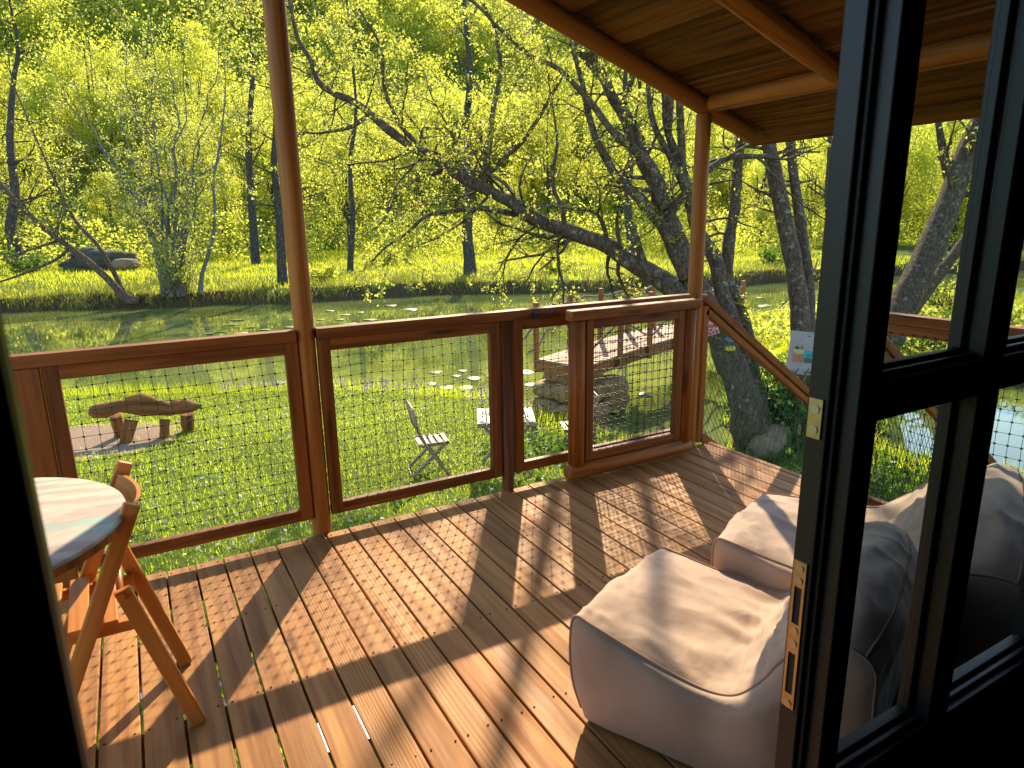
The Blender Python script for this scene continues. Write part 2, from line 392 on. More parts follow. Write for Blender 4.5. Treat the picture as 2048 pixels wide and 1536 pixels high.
def water_mat():
    m, nt, p = new_mat('pond_water')
    geo = N(nt, 'ShaderNodeNewGeometry')
    n0 = N(nt, 'ShaderNodeTexNoise', Scale=0.5, Detail=4.0); nt.links.new(geo.outputs['Position'], n0.inputs['Vector'])
    nt.links.new(ramp(nt, n0.outputs[0], [(0.3, (0.085, 0.115, 0.026)), (0.7, (0.18, 0.215, 0.06))]), p.inputs['Base Color'])
    p.inputs['Roughness'].default_value = 0.03; p.inputs['IOR'].default_value = 1.5; p.inputs['Specular IOR Level'].default_value = 0.8
    n = N(nt, 'ShaderNodeTexNoise', Scale=2.2, Detail=3.0); nt.links.new(geo.outputs['Position'], n.inputs['Vector'])
    b = N(nt, 'ShaderNodeBump', Strength=0.010, Distance=0.03); nt.links.new(n.outputs[0], b.inputs['Height']); nt.links.new(b.outputs[0], p.inputs['Normal'])
    return m
wv = np.array([(-140, -4, WATER), (140, -4, WATER), (140, 60, WATER), (-140, 60, WATER)])
water = link_mesh('pond_water', fast_mesh('pond_water', wv, [np.array([[0, 1, 2, 3]])]), water_mat()); tag(water, kind='structure')

# ------------------------------------------------------------------ deck
deck = empty('wooden_deck', (0.6, -1.2, 0.0), 'raised deck of warm brown planks with dappled sun in front of the cabin', 'deck')
mb = MB(); P_ = 0.12; gap = 0.008
for i in range(-16, 23):
    x0, x1 = i * P_ + gap / 2, (i + 1) * P_ - gap / 2
    if i == 22: x1 = 2.685
    y = 0.0; j = RB.uniform(0.5, 2.2)
    mb.box((x0, -2.50, -0.028), (x1, RB.uniform(-.004, .004), RB.uniform(-.0012, .0012)), axis=1)
mb.build('decking', M['deck'], deck, bevel=0.003)
mb = MB()
for i in range(-16, 23):
    for yy in (-0.035, -0.55, -1.065, -1.595, -2.12):
        for dx in (0.022, 0.098):
            mb.disc((i * P_ + dx + RB.uniform(-.004, .004), yy + RB.uniform(-.006, .006), -0.0005), 0.0035, (0, 0, 1), 8, 0.0022)
sc_ = mb.build('screw_heads', M['screw'], deck); tag(sc_, kind='stuff')
for yy in (-0.035, -0.55, -1.065, -1.595, -2.12):
    mb = MB(); mb.box((-1.9, yy - 0.025, -0.16), (2.66, yy + 0.025, -0.030)); mb.build('joist', M['log'], deck)
mb = MB(); mb.box((2.655, -2.5, -0.17), (2.678, -0.02, -0.030)); mb.build('fascia', M['rail'], deck)
for x in (-1.5, 0.3, 2.4):
    for y in (-0.3, -2.3):
        mb = MB(); mb.tube([(x, y, hz(x, y) - 0.2), (x, y, -0.165)], 0.06, 12); mb.build('support_post', M['log'], deck)
for a, b in (((630, 1447), (655, 1504)), ((704, 1411), (733, 1478))):
    p0 = onz(*a, 0); p1 = onz(*b, 0)
    mb = MB(); mb.bar((round(p0[0] / .12) * .12, p0[1], -0.006), (round(p0[0] / .12) * .12, p1[1], -0.006), 0.005, 0.008); mb.build('edge_strip', M['alu'], deck)

# ------------------------------------------------------------------ nets
def net(mb, o, ux, uy, W, H, cell=0.055, r=0.00125, seed=0, diamond=None, knot=0.0042, inside=None):
    """knotted plastic net over a W x H panel, origin o, unit axes ux, uy"""
    rr = random.Random(seed); o = Vector(o); ux = Vector(ux); uy = Vector(uy); nz = ux.cross(uy)
    nxc = max(2, int(round(W / cell))); nyc = max(2, int(round(H / cell)))
    def P(i, j):
        a, b = i * W / nxc, j * H / nyc
        k = mnoise.noise(Vector((a * 3, b * 3, seed)))
        k2 = mnoise.noise(Vector((a * 3 + 9, b * 3, seed)))
        return o + ux * (a + k * 0.017) + uy * (b + k2 * 0.017) + nz * (mnoise.noise(Vector((a * 2, b * 2, seed + 5))) * 0.012)
    for i in range(nxc + 1): mb.tube([P(i, j) for j in range(nyc + 1)], r, 4, caps=False)
    for j in range(nyc + 1): mb.tube([P(i, j) for i in range(nxc + 1)], r, 4, caps=False)
    if knot:
        for i in range(nxc + 1):
            for j in range(nyc + 1):
                p = P(i, j); mb.bar(p - ux * knot, p + ux * knot, knot * 1.7, knot * 1.9, nz)
def frame_panel(parent, X0, X1, Y, z0, z1, w=0.058, t=0.04, name='frame', mat='rail', nets=1, seed=0):
    mb = MB()
    mb.box((X0, Y - t / 2, z0), (X0 + w, Y + t / 2, z1)); mb.box((X1 - w, Y - t / 2, z0), (X1, Y + t / 2, z1))
    mb.box((X0 + w, Y - t / 2 + .0015, z1 - w), (X1 - w, Y + t / 2 - .0015, z1)); mb.box((X0 + w, Y - t / 2 + .0015, z0), (X1 - w, Y + t / 2 - .0015, z0 + w))
    mb.build(name, M[mat], parent, bevel=0.003)
    for k in range(nets):
        mb = MB(); net(mb, (X0 + w - .01, Y + t / 2 + .004 + .02 * k, z0 + w - .012), (1, 0, 0), (0, 0, 1), X1 - X0 - 2 * w + .02, z1 - z0 - 2 * w + .024, seed=seed + 3 * k)
        mb.build('net', M['net'], parent)

rail = empty('deck_railing', (0.6, 0.03, 0), 'brown timber railing with black net panels along the pond side of the deck', 'railing')
YF = 0.03
frame_panel(rail, -1.045, -0.045, YF, 0.085, 0.985, seed=1)
frame_panel(rail, 0.05, 1.035, YF, 0.085, 0.985, seed=2)
frame_panel(rail, 1.125, 2.455, YF, 0.085, 0.985, seed=3)
for x0, x1 in ((-1.19, -0.047), (0.047, 1.42), (1.42, 2.47)):
    mb = MB(); mb.box((x0, YF - 0.034, 0.987), (x1 - 0.001, YF + 0.034, 1.04)); mb.build('top_rail', M['rail'], rail, bevel=0.004)
mb = MB(); mb.tube([(1.08, YF, -1.3), (1.08, YF, 0.985)], 0.036, 16); mb.build('post', M['rail'], rail)
mb = MB(); mb.box((-1.17, YF - 0.03, -0.15), (-1.049, YF + 0.03, 0.985)); mb.build('post', M['rail'], rail, bevel=0.006)
mb = MB(); mb.box((1.235, YF - 0.056, 0.985), (1.275, YF - 0.035, 1.02)); mb.box((1.15, YF - 0.05, 0.998), (1.42, YF - 0.044, 1.004)); lt = mb.build('latch', M['rubber'], rail, bevel=0.002)

gate = empty('deck_gate', (1.92, -0.1, 0.05), 'wooden gate of round poles with a net panel folded back against the railing', 'gate')
YG = -0.09
mb = MB(); mb.tube([(1.478, YG, 0.10), (1.478, YG, 0.962)], 0.048, 18); mb.build('pole', M['log'], gate)
mb = MB(); mb.tube([(2.335, YG, 0.10), (2.335, YG, 0.962)], 0.045, 18); mb.build('pole', M['log'], gate)
mb = MB(); mb.tube([(1.415, YG, 0.062), (1.43, YG, 0.062), (2.365, YG, 0.062), (2.38, YG, 0.062)], [0.040, 0.050, 0.050, 0.040], 18); mb.build('bottom_rail', M['log'], gate)
mb = MB(); mb.box((1.42, YG - 0.04, 0.965), (2.40, YG + 0.035, 1.025)); mb.build('top_rail', M['log'], gate, bevel=0.008)
frame_panel(gate, 1.535, 2.285, YG, 0.115, 0.962, w=0.052, seed=8, mat='rail', nets=2)

# ------------------------------------------------------------------ porch roof, posts
roof = empty('porch_roof', (1.0, -1.0, 0.0), 'sloping plank porch roof on round rafters and two round posts', 'porch roof')
zr = lambda x: 2.592 - 0.3396 * (x - 1.138)      # underside of the rafters
for px_, nm in ((0.0, 'left'), (2.515, 'right')):
    mb = MB(); top = zr(px_) + 0.01; n = 14
    mb.tube([(px_, 0.05, hz(px_, .05) - 0.2)] + [(px_, 0.05, 0 + (top - 0) * k / n) for k in range(n + 1)], 0.047, 20); mb.build('post', M['post'], roof)
for y, x1 in ((0.05, 2.95), (-0.88, 2.46), (-1.80, 2.46)):
    mb = MB(); xs = np.linspace(-1.6, x1, 16); rads = [0.052] * 15 + [0.044]
    mb.tube([(x, y, zr(x) + 0.052) for x in xs], rads, 18); mb.build('rafter', M['log'], roof)
mb = MB(); mb.tube([(2.505, -0.02, zr(2.5) + .055), (2.505, -0.04, zr(2.5) + .055), (2.505, -1.3, zr(2.5) + .06), (2.505, -2.47, zr(2.5) + .055)], [.042, .05, .054, .05], 18); mb.build('purlin', M['log'], roof)
mb = MB(); x = 3.22; k = 0
while x > -1.5:
    wdt = 0.155 if k % 2 else 0.185
    zz = zr(x) + 0.108 + (0.0 if k % 2 == 0 else 0.017); x2 = x - wdt + 0.0; zz2 = zr(x2) + 0.108 + (0.0 if k % 2 == 0 else 0.017)
    ov = 0.02 if k % 2 else 0
    a = Vector(((x + x2) / 2, -2.95, (zz + zz2) / 2 + 0.009)); b = Vector(((x + x2) / 2, 0.27, (zz + zz2) / 2 + 0.009))
    mb.bar(a, b, math.hypot(wdt, wdt * .34) + 2 * ov, 0.018, Vector((0.3396, 0, 1)))
    x = x2; k += 1
mb2 = MB(); mb2.bar((-1.6, 0.06, zr(-1.6) + .118), (3.1, 0.06, zr(3.1) + .118), 0.05, 0.035, (0.3396, 0, 1)); mb2.build('gap_filler', M['roof'], roof)  # added strip, blocks sky light leaking between edge rafter and raised boards
mb.build('roof_boards', M['roof'], roof, bevel=0.002)

# ------------------------------------------------------------------ stairs, handrails, side railing
SL = -0.70
def handrail(Y, label, seed):
    t = empty('stair_handrail', (2.6, Y, 0), label, 'handrail')
    x0, x1 = 2.585, 4.18; zt = lambda x: 1.005 + SL * (x - 2.585)
    mb = MB(); mb.bar((x0, Y, zt(x0)), (x1 + .06, Y, zt(x1 + .06)), 0.062, 0.05, (0, 0, 1)); mb.build('top_rail', M['log'], t, bevel=0.004)
    mb = MB()
    mb.bar((x0 + .03, Y, zt(x0 + .03) - .068), (x1, Y, zt(x1) - .068), 0.04, 0.045, (0, 0, 1))
    mb.bar((x0 + .05, Y, zt(x0 + .05) - .94), (x1, Y, zt(x1) - .94), 0.04, 0.06, (0, 0, 1))
    mb.box((x0, Y - .02, 0.0), (x0 + .05, Y + .02, zt(x0) - .055))
    mb.build('frame', M['log'], t, bevel=0.003)
    mb = MB(); mb.box((x1, Y - .035, hz(x1, Y) - 0.3), (x1 + .07, Y + .035, zt(x1) - .07)); mb.build('newel_post', M['log'], t, bevel=0.004)
    mb = MB(); ux = Vector((1, 0, SL)).normalized()
    W = (x1 - x0) * math.hypot(1, SL); 
    rr = random.Random(seed); cell = 0.062
    # slack net hung on the slope: two families of diagonal strands
    H = 0.82
    def PP(a, b):
        k = mnoise.noise(Vector((a * 3, b * 3, seed))) * 0.014
        return Vector((x0 + .04, Y + .026, zt(x0 + .04) - .09)) + Vector((1, 0, SL)) * (a / math.hypot(1, SL)) + Vector((0, 0, -b)) + Vector((k, k * .6, k))
    nA = int(W / cell)
    for i in range(-int(H / cell), nA + 1):
        pa = []
        for j in range(0, int(H / cell) + 1):
            a = (i + j) * cell; b = j * cell
            if 0 <= a <= W - .03: pa.append(PP(a, b))
        if len(pa) > 1: mb.tube(pa, 0.0016, 4, caps=False)
    for i in range(0, nA + int(H / cell) + 1):
        pa = []
        for j in range(0, int(H / cell) + 1):
            a = (i - j * 0.35) * cell; b = j * cell
            if 0 <= a <= W - .03: pa.append(PP(a, b))
        if len(pa) > 1: mb.tube(pa, 0.0016, 4, caps=False)
    mb.build('net', M['netgreen'], t)
    return t
handrail(0.05, 'sloping wooden stair handrail with green net beside the right round post', 4)
handrail(-1.06, 'sloping wooden stair handrail seen through the door glass', 9)
st = empty('deck_stairs', (3.3, -0.5, -1.2), 'wooden steps going down from the right end of the deck', 'stairs')
for k in range(5):
    mb = MB(); mb.box((2.70 + .27 * k, -1.0, -0.24 - .2 * k), (2.99 + .27 * k, 0.0, -0.2 - .2 * k), axis=1); mb.build('step', M['deck'], st, bevel=0.003)
for y in (-1.015, 0.015):
    mb = MB(); mb.bar((2.68, y, -0.3), (4.15, y, -1.33), 0.028, 0.2, (0, 0, 1)); mb.build('stringer', M['rail'], st)
side = empty('side_railing', (2.63, -1.8, 0), 'wooden railing with net on the right side of the deck behind the door glass', 'railing')
XS = 2.64
mb = MB(); mb.box((XS - .034, -2.46, 0.985), (XS + .034, -1.10, 1.035)); mb.build('top_rail', M['log'], side, bevel=0.004)
mb = MB()
mb.box((XS - .02, -2.46, 0.93), (XS + .02, -1.17, 0.982)); mb.box((XS - .02, -2.46, -0.02), (XS + .02, -1.17, 0.035))
mb.box((XS - .02, -1.17, -0.02), (XS + .02, -1.112, 0.982)); mb.build('frame', M['log'], side, bevel=0.003)
mb = MB(); net(mb, (XS - .025, -2.46, 0.03), (0, 1, 0), (0, 0, 1), 1.3, 0.91, seed=14); mb.build('net', M['net'], side)

# ------------------------------------------------------------------ cabin with door
cabin = empty('cabin', (0.5, -4.5, 0), 'dark inside of the cabin around the open doorway', 'cabin')
YW = -2.515      # outer face of the door leaf
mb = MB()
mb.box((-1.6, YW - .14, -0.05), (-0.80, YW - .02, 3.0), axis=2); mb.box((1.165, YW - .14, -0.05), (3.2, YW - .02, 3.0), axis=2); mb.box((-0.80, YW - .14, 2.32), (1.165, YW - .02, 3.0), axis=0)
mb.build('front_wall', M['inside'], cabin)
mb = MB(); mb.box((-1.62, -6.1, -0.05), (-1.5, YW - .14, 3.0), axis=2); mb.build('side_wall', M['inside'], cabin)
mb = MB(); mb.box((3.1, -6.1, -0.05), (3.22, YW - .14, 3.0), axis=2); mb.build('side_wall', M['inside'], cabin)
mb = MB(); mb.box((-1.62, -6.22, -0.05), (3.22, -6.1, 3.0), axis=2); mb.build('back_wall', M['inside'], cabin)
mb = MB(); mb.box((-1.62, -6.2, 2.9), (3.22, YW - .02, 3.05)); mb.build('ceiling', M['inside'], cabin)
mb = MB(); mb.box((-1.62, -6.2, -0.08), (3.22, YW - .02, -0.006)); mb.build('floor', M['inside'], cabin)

door = empty('glazed_door', (0.8, YW - .03, 0), 'closed black leaf of the glazed door with brass strike plates on its edge', 'door')
X0 = 0.221; X1 = 1.16; YI = YW - 0.072   # inner face (towards the room)
ST = 0.075; 
GY0, GY1 = YI + 0.030, YI + 0.036
zb, zt_ = 0.515, 2.28
def leafprof(mb):
    # stepped edge of the left stile: outer rebate, groove, main body
    mb.box((X0 + 0.022, YI, 0.02), (X0 + ST, YI + 0.032, zt_), axis=2)
    mb.box((X0, YI + 0.034, 0.02), (X0 + ST, YW, zt_), axis=2)
    mb.box((X0 + .010, YI + .026, 0.02), (X0 + ST - .006, YI + .038, zt_), axis=2)
mb = MB(); leafprof(mb); mb.build('stile', M['black'], door, bevel=0.0025)
mb = MB(); mb.box((X1 - ST, YI, 0.02), (X1, YW, zt_), axis=2); mb.build('stile', M['black'], door, bevel=0.0025)
mb = MB(); mb.box((X0 + ST, YI + .001, 0.02), (X1 - ST, YW - .001, zb)); mb.build('bottom_rail', M['black'], door, bevel=0.0025)
mb = MB(); mb.box((X0 + ST, YI + .001, zt_ - .09), (X1 - ST, YW - .001, zt_)); mb.build('top_rail', M['black'], door, bevel=0.0025)
XM0, XM1 = 0.599, 0.671
ZM = [(1.208, 1.272)]
for a, b in ZM:
    mb = MB(); mb.box((X0 + ST, YI + .002, a), (X1 - ST, YW - .002, b)); mb.build('glazing_bar', M['black'], door, bevel=0.0025)
mb = MB()
for a, b in ((zb, ZM[0][0]), (ZM[0][1], zt_ - .09)): mb.box((XM0, YI + .003, a), (XM1, YW - .003, b), axis=2)
mb.build('glazing_bar', M['black'], door, bevel=0.0025)
def glassm():
    m, nt, p = new_mat('door_glass'); nt.nodes.remove(p)
    fr = N(nt, 'ShaderNodeFresnel', IOR=1.45); tr = N(nt, 'ShaderNodeBsdfTransparent'); tr.inputs[0].default_value = (0.90, 0.93, 0.91, 1); gl = N(nt, 'ShaderNodeBsdfGlossy', Roughness=0.01)
    ms = N(nt, 'ShaderNodeMixShader'); ge = N(nt, 'ShaderNodeNewGeometry'); nt.links.new(math_(nt, 'MULTIPLY', fr.outputs[0], math_(nt, 'SUBTRACT', 1.0, ge.outputs['Backfacing'])), ms.inputs[0]); nt.links.new(tr.outputs[0], ms.inputs[1]); nt.links.new(gl.outputs[0], ms.inputs[2])
    nt.links.new(ms.outputs[0], nt.nodes['Material Output'].inputs[0]); return m
M['glass'] = glassm()
for xa, xb in ((X0 + ST, XM0), (XM1, X1 - ST)):
    for za, zbb in ((zb, ZM[0][0]), (ZM[0][1], zt_ - .09)):
        mb = MB(); mb.box((xa + .001, GY0, za + .001), (xb - .001, GY1, zbb - .001), axis=0); g = mb.build('pane', M['glass'], door)
        mb = MB(); b = 0.016; d0, d1 = GY1 + .001, GY1 + .017
        mb.box((xa + .0015, d0, za + b), (xa + b, d1, zbb - b), axis=2); mb.box((xb - b, d0, za + b), (xb - .0015, d1, zbb - b), axis=2)
        mb.box((xa + .0015, d0, za + .0015), (xb - .0015, d1, za + b), axis=0); mb.box((xa + .0015, d0, zbb - b), (xb - .0015, d1, zbb - .0015), axis=0)
        d0, d1 = GY0 - .012, GY0 - .001; b = 0.010
        mb.box((xa + .0015, d0, za + .0015), (xb - .0015, d1, za + b), axis=0)
        mb.build('bead', M['black'], door, bevel=0.002)
# strike plates on the leaf's edge
def plate(z0, z1, slots, screws):
    ya, yb = YW - 0.030, YW - 0.006; xe = X0 - 0.004
    mb = MB()
    cuts = sorted(slots); zz = z0
    for a, b in cuts:
        mb.box((xe, ya, zz), (X0 + .0, yb, a), axis=2); zz = b
        mb.box((xe, ya, a), (X0, ya + .005, b), axis=2); mb.box((xe, yb - .005, a), (X0, yb, b), axis=2)
    mb.box((xe, ya, zz), (X0, yb, z1), axis=2)
    pl = mb.build('strike_plate', M['steel'], door)
    mb = MB()
    for a, b in cuts: mb.box((X0 - .001, ya + .005, a), (X0 + .0005, yb - .005, b), axis=2)
    if cuts: mb.build('recess', M['rubber'], pl)
    for z in screws:
        mb = MB(); mb.disc((xe - .0002, (ya + yb) / 2, z), 0.0075, (-1, 0, 0), 14, 0.0015); mb.build('screw', M['screwz'], pl)
zpl = lambda v: float(dep(1, 1, 1)[2])  # placeholder replaced below
def zedge(u, v):
    d = ray(u, v); t = (X0 - CAM[0]) / d[0]; return CAM[2] + d[2] * t
plate(zedge(1577, 1412), zedge(1600, 1120), [(zedge(1580, 1385), zedge(1588, 1305)), (zedge(1595, 1248), zedge(1602, 1175))], [zedge(1572, 1400), zedge(1583, 1282), zedge(1588, 1258), zedge(1600, 1160), zedge(1600, 1135)])
plate(zedge(1618, 872), zedge(1628, 795), [], [zedge(1625, 815), zedge(1622, 856)])

ld = empty('door_leaf', (-1.1, -2.9, 0), 'black leaf of the door standing open at the left edge', 'door')
mb = MB(); mb.box((-1.58, -2.898, 0.02), (-0.7305, -2.88, 2.28), axis=2); mb.build('frame', M['black'], ld, bevel=0.004)

# ------------------------------------------------------------------ bean bags
def fabric():
    m, nt, p = new_mat('bean_bag_fabric')
    tc = N(nt, 'ShaderNodeTexCoord')
    n = N(nt, 'ShaderNodeTexNoise', Scale=4.0, Detail=4.0); nt.links.new(tc.outputs['Object'], n.inputs['Vector'])
    nt.links.new(ramp(nt, n.outputs[0], [(0.3, (0.35, 0.23, 0.15)), (0.7, (0.48, 0.325, 0.215))]), p.inputs['Base Color'])
    p.inputs['Roughness'].default_value = 0.75; p.inputs['Specular IOR Level'].default_value = 0.3
    p.inputs['Sheen Weight'].default_value = 0.25; p.inputs['Sheen Roughness'].default_value = 0.5
    n2 = N(nt, 'ShaderNodeTexNoise', Scale=9.0, Detail=5.0, Roughness=0.55, Distortion=0.8); nt.links.new(tc.outputs['Object'], n2.inputs['Vector'])
    wv = N(nt, 'ShaderNodeTexNoise', Scale=420.0, Detail=2.0); nt.links.new(tc.outputs['Object'], wv.inputs['Vector'])
    b = N(nt, 'ShaderNodeBump', Strength=0.35, Distance=0.012); nt.links.new(math_(nt, 'ADD', n2.outputs[0], math_(nt, 'MULTIPLY', wv.outputs[0], 0.07)), b.inputs['Height']); nt.links.new(b.outputs[0], p.inputs['Normal'])
    return m
M['fabric'] = fabric()
M['piping'] = plain('bean_bag_piping', (0.34, 0.22, 0.15), 0.9, spec=.15)
def cr(pts, n):
    """Catmull-Rom resample"""
    pts = [np.array(p, float) for p in pts]; out = []
    P = [2 * pts[0] - pts[1]] + pts + [2 * pts[-1] - pts[-2]]
    for i in range(1, len(P) - 2):
        for k in range(n):
            t = k / n
            out.append(0.5 * ((2 * P[i]) + (-P[i - 1] + P[i + 1]) * t + (2 * P[i - 1] - 5 * P[i] + 4 * P[i + 1] - P[i + 2]) * t * t + (-P[i - 1] + 3 * P[i] - 3 * P[i + 1] + P[i + 2]) * t ** 3))
    out.append(pts[-1]); return np.array(out)
def beanbag(FL, dirv, W, label, seed, pk=1.0, grow=.12, hs=1.0, st=1.0):
    d = np.array(dirv, float); d /= np.linalg.norm(d); n = np.array([-d[1], d[0]])
    t = empty('bean_bag_chair', (FL[0] + d[0] * .35 + n[0] * W / 2, FL[1] + d[1] * .35 + n[1] * W / 2, 0), label, 'bean bag', 'bean bag chairs on the deck')
    prof = cr([(0.035, 0.015), (0.0, 0.12), (-0.012, 0.25), (0.0, 0.355), (0.06, 0.352), (0.17, 0.322), (0.31, 0.290), (0.42, 0.276), (0.49, 0.30), (0.55, 0.37), (0.60, 0.455), (0.66, 0.50), (0.735, 0.535), (0.79, 0.50), (0.80, 0.42), (0.80, 0.20), (0.765, 0.015)], 7)
    prof[:, 0] = np.where(prof[:, 0] > .5, .5 + (prof[:, 0] - .5) * st, prof[:, 0]); prof[:, 1] = np.where(prof[:, 1] > .3, .3 + (prof[:, 1] - .3) * hs, prof[:, 1]); ns = len(prof); nw = 72
    tang = np.gradient(prof, axis=0); nrm = np.stack([-tang[:, 1], tang[:, 0]], 1); nrm /= np.linalg.norm(nrm, axis=1)[:, None]
    sarc = np.concatenate([[0], np.cumsum(np.linalg.norm(np.diff(prof, axis=0), axis=1))])
    def puff(i):
        s, z = prof[i]
        k = i / 7.0
        # amount of bulge in the middle of the width, by station
        return float(np.interp(k, [0, 1, 3, 3.6, 4.5, 6, 7, 7.6, 8.5, 10, 11, 12, 13, 14, 16], [0.0, 0.035, 0.035, 0.04, 0.085, 0.085, 0.045, 0.030, 0.035, 0.06, 0.10, 0.12, 0.08, 0.05, 0.0]))
    def world(s, wv_, z): return (FL[0] + d[0] * s + n[0] * wv_, FL[1] + d[1] * s + n[1] * wv_, max(z * (1 - .19 * min(1, max(0, wv_ / W)) * (1 if s < .45 else max(0, 1 - (s - .45) * 5))), 0.006))
    V = []; F = []
    for i in range(ns):
        k = i / 7.0; pf = puff(i) * (pk if k < 8 else .8)
        for j in range(nw + 1):
            q = j / nw; a = (1 - abs(2 * q - 1) ** 2.6) ** 0.8 if 0 < q < 1 else 0.0
            off = pf * a
            if 0 < q < 1:
                # folds radiating from the crease where the seat meets the back
                fall = math.exp(-((k - 7.2) / 2.2) ** 2)
                fold = mnoise.noise(Vector((q * 9 + seed, (k - 7) * 0.5, seed))) * 0.022 * fall
                fold += abs(mnoise.noise(Vector((q * 4 + seed * 2 + (k - 7) * .35, (k - 7) * 0.25, 3.3)))) * 0.04 * fall * (1 if k > 7 else .6)
                fold += mnoise.noise(Vector((q * 3.1 + seed, k * 0.7, 5 + seed))) * 0.014
                fold += mnoise.noise(Vector((q * 14, k * 3.0, seed))) * 0.0035
                fold += (1 - abs(mnoise.noise(Vector((q * 5 + k * .5 + seed, k * .45 - q, 8 + seed))))) ** 7 * 0.007 - .003
                fold += math.sin(k * 30 + 3 * mnoise.noise(Vector((k, seed, 0)))) * 0.0035 * math.exp(-min(q, 1 - q) / .07)
                if k > 8: fold += math.sin(k * 7 + 2.5 * mnoise.noise(Vector((q * 3, k, seed))) * 3) * 0.006 * min(1, k - 8) * (1 if k < 12.3 else .2)
                off += fold * min(1, a * 2)
            s_, z_ = prof[i] + nrm[i] * off
            wob = mnoise.noise(Vector((k * 0.6, seed, q))) * 0.012
            V.append(world(s_, q * (W + grow * max(0, s_)) + wob, z_))
    w1 = nw + 1
    for i in range(ns - 1):
        for j in range(nw):
            F.append((i * w1 + j, (i + 1) * w1 + j, (i + 1) * w1 + j + 1, i * w1 + j + 1))
    V = np.array(V) - WLOC[t.name]
    body = link_mesh('cushion', fast_mesh('cushion', V, [np.array(F)[:, ::-1]], smooth=True), M['fabric'], t)
    cen = np.array([0.42, 0.17])
    # side panels
    for side_, name in ((0, 'side_panel'), (1, 'side_panel')):
        SV = []; SF = []; nt_, nv_ = 48, 22
        topi = prof[21:85]; fr_ = prof[0:22]; re_ = prof[84:][::-1]
        def along(c, t, ax): 
            x = c[:, ax]; return np.array([np.interp(t, np.linspace(0, 1, len(c)), c[:, 0]), np.interp(t, np.linspace(0, 1, len(c)), c[:, 1])])
        for iv in range(nv_ + 1):
            v = iv / nv_
            for it in range(nt_ + 1):
                t_ = it / nt_
                bt = fr_[0] * (1 - t_) + re_[0] * t_; tp = along(topi, t_, 0); lf_ = along(fr_, v, 1); rt_ = along(re_, v, 1)
                p = (1 - v) * bt + v * tp + (1 - t_) * lf_ + t_ * rt_ - ((1 - t_) * (1 - v) * fr_[0] + t_ * (1 - v) * re_[0] + (1 - t_) * v * fr_[-1] + t_ * v * re_[-1])
                e = (max(0, math.sin(math.pi * t_)) ** .6) * (max(0, math.sin(math.pi * v)) ** .6)
                bul = 0.055 * e + (mnoise.noise(Vector((p[0] * 5, p[1] * 5, seed + side_ * 7))) * 0.016 + mnoise.noise(Vector((p[0] * 9 + p[1] * 6, p[1] * 4, seed))) * 0.008) * e
                kk = 3 * v if t_ < .02 else np.interp(t_, [0, 1], [3, 12])
                wob = mnoise.noise(Vector((kk * 0.6, seed, side_))) * 0.012
                SV.append(world(p[0], (wob - bul) if side_ == 0 else (W + grow * max(0, p[0]) + wob + bul), p[1]))
        for iv in range(nv_):
            for it in range(nt_):
                q = (iv * (nt_ + 1) + it, iv * (nt_ + 1) + it + 1, (iv + 1) * (nt_ + 1) + it + 1, (iv + 1) * (nt_ + 1) + it)
                SF.append(q if side_ == 0 else q[::-1])
        link_mesh(name, fast_mesh(name, np.array(SV) - WLOC[t.name], [np.array(SF)], smooth=True), M['fabric'], t)
        mb = MB(); mb.tube([world(prof[i][0], (mnoise.noise(Vector((i / 7.0 * .6, seed, side_))) * 0.012 + (-.001 if side_ == 0 else W + grow * max(0, prof[i][0]) + .001)), prof[i][1] + .001) for i in range(2, ns - 2)], 0.0045, 8)
        mb.build('piping', M['piping'], t)
    # back seam
    i0 = int(12.6 * 7)
    mb = MB(); ppts = []
    for j in range(nw + 1): ppts.append(np.array(V[i0 * w1 + j]) + WLOC[t.name])
    mb.tube(ppts, 0.004, 6); mb.build('back_seam', M['piping'], t)
    return t
beanbag((0.345, -1.70), (0.43, -0.9), 0.66, 'nearer taupe bean bag chair with its piped side beside the door', 1.7, .42, .12)
beanbag((1.12, -1.53), (0.43, -0.9), 0.68, 'farther taupe bean bag chair by the side railing, half hidden by the door', 6.2, .3, .5, .6, 1.5)

# ------------------------------------------------------------------ round table and folding chair on the deck
tb = empty('round_table', (-1.215, -1.07, 0), 'round wooden table with a pale worn top and turquoise stains', 'table')
def tabletop_mat():
    m, nt, p = new_mat('worn_table_top')
    tc = N(nt, 'ShaderNodeTexCoord')
    n1 = N(nt, 'ShaderNodeTexNoise', Scale=3.2, Detail=6.0, Roughness=0.62, Distortion=1.0); mp = N(nt, 'ShaderNodeMapping'); mp.inputs['Scale'].default_value = (1.1, 2.6, 1); mp.inputs['Rotation'].default_value = (0, 0, 0.5)
    nt.links.new(tc.outputs['Object'], mp.inputs[0]); nt.links.new(mp.outputs[0], n1.inputs['Vector'])
    n2 = N(nt, 'ShaderNodeTexNoise', Scale=9.0, Detail=5.0); nt.links.new(mp.outputs[0], n2.inputs['Vector'])
    wv = N(nt, 'ShaderNodeTexWave', wave_type='RINGS', Scale=3.0, Distortion=7.0, Detail=3.0); nt.links.new(mp.outputs[0], wv.inputs['Vector'])
    c = ramp(nt, wv.outputs[0], [(0.2, (0.33, 0.225, 0.155)), (0.8, (0.48, 0.34, 0.245))])
    c = mix(nt, c, (0.33, 0.25, 0.22), ramp(nt, n2.outputs[0], [(0.5, (0, 0, 0)), (0.75, (0.7,) * 3)]))
    c = mix(nt, c, (0.07, 0.40, 0.35), ramp(nt, n1.outputs[0], [(0.46, (0, 0, 0)), (0.66, (0.7,) * 3)]))
    nt.links.new(c, p.inputs['Base Color']); p.inputs['Roughness'].default_value = 0.62
    return m
TT = tabletop_mat()
mb = MB(); rad = 0.432
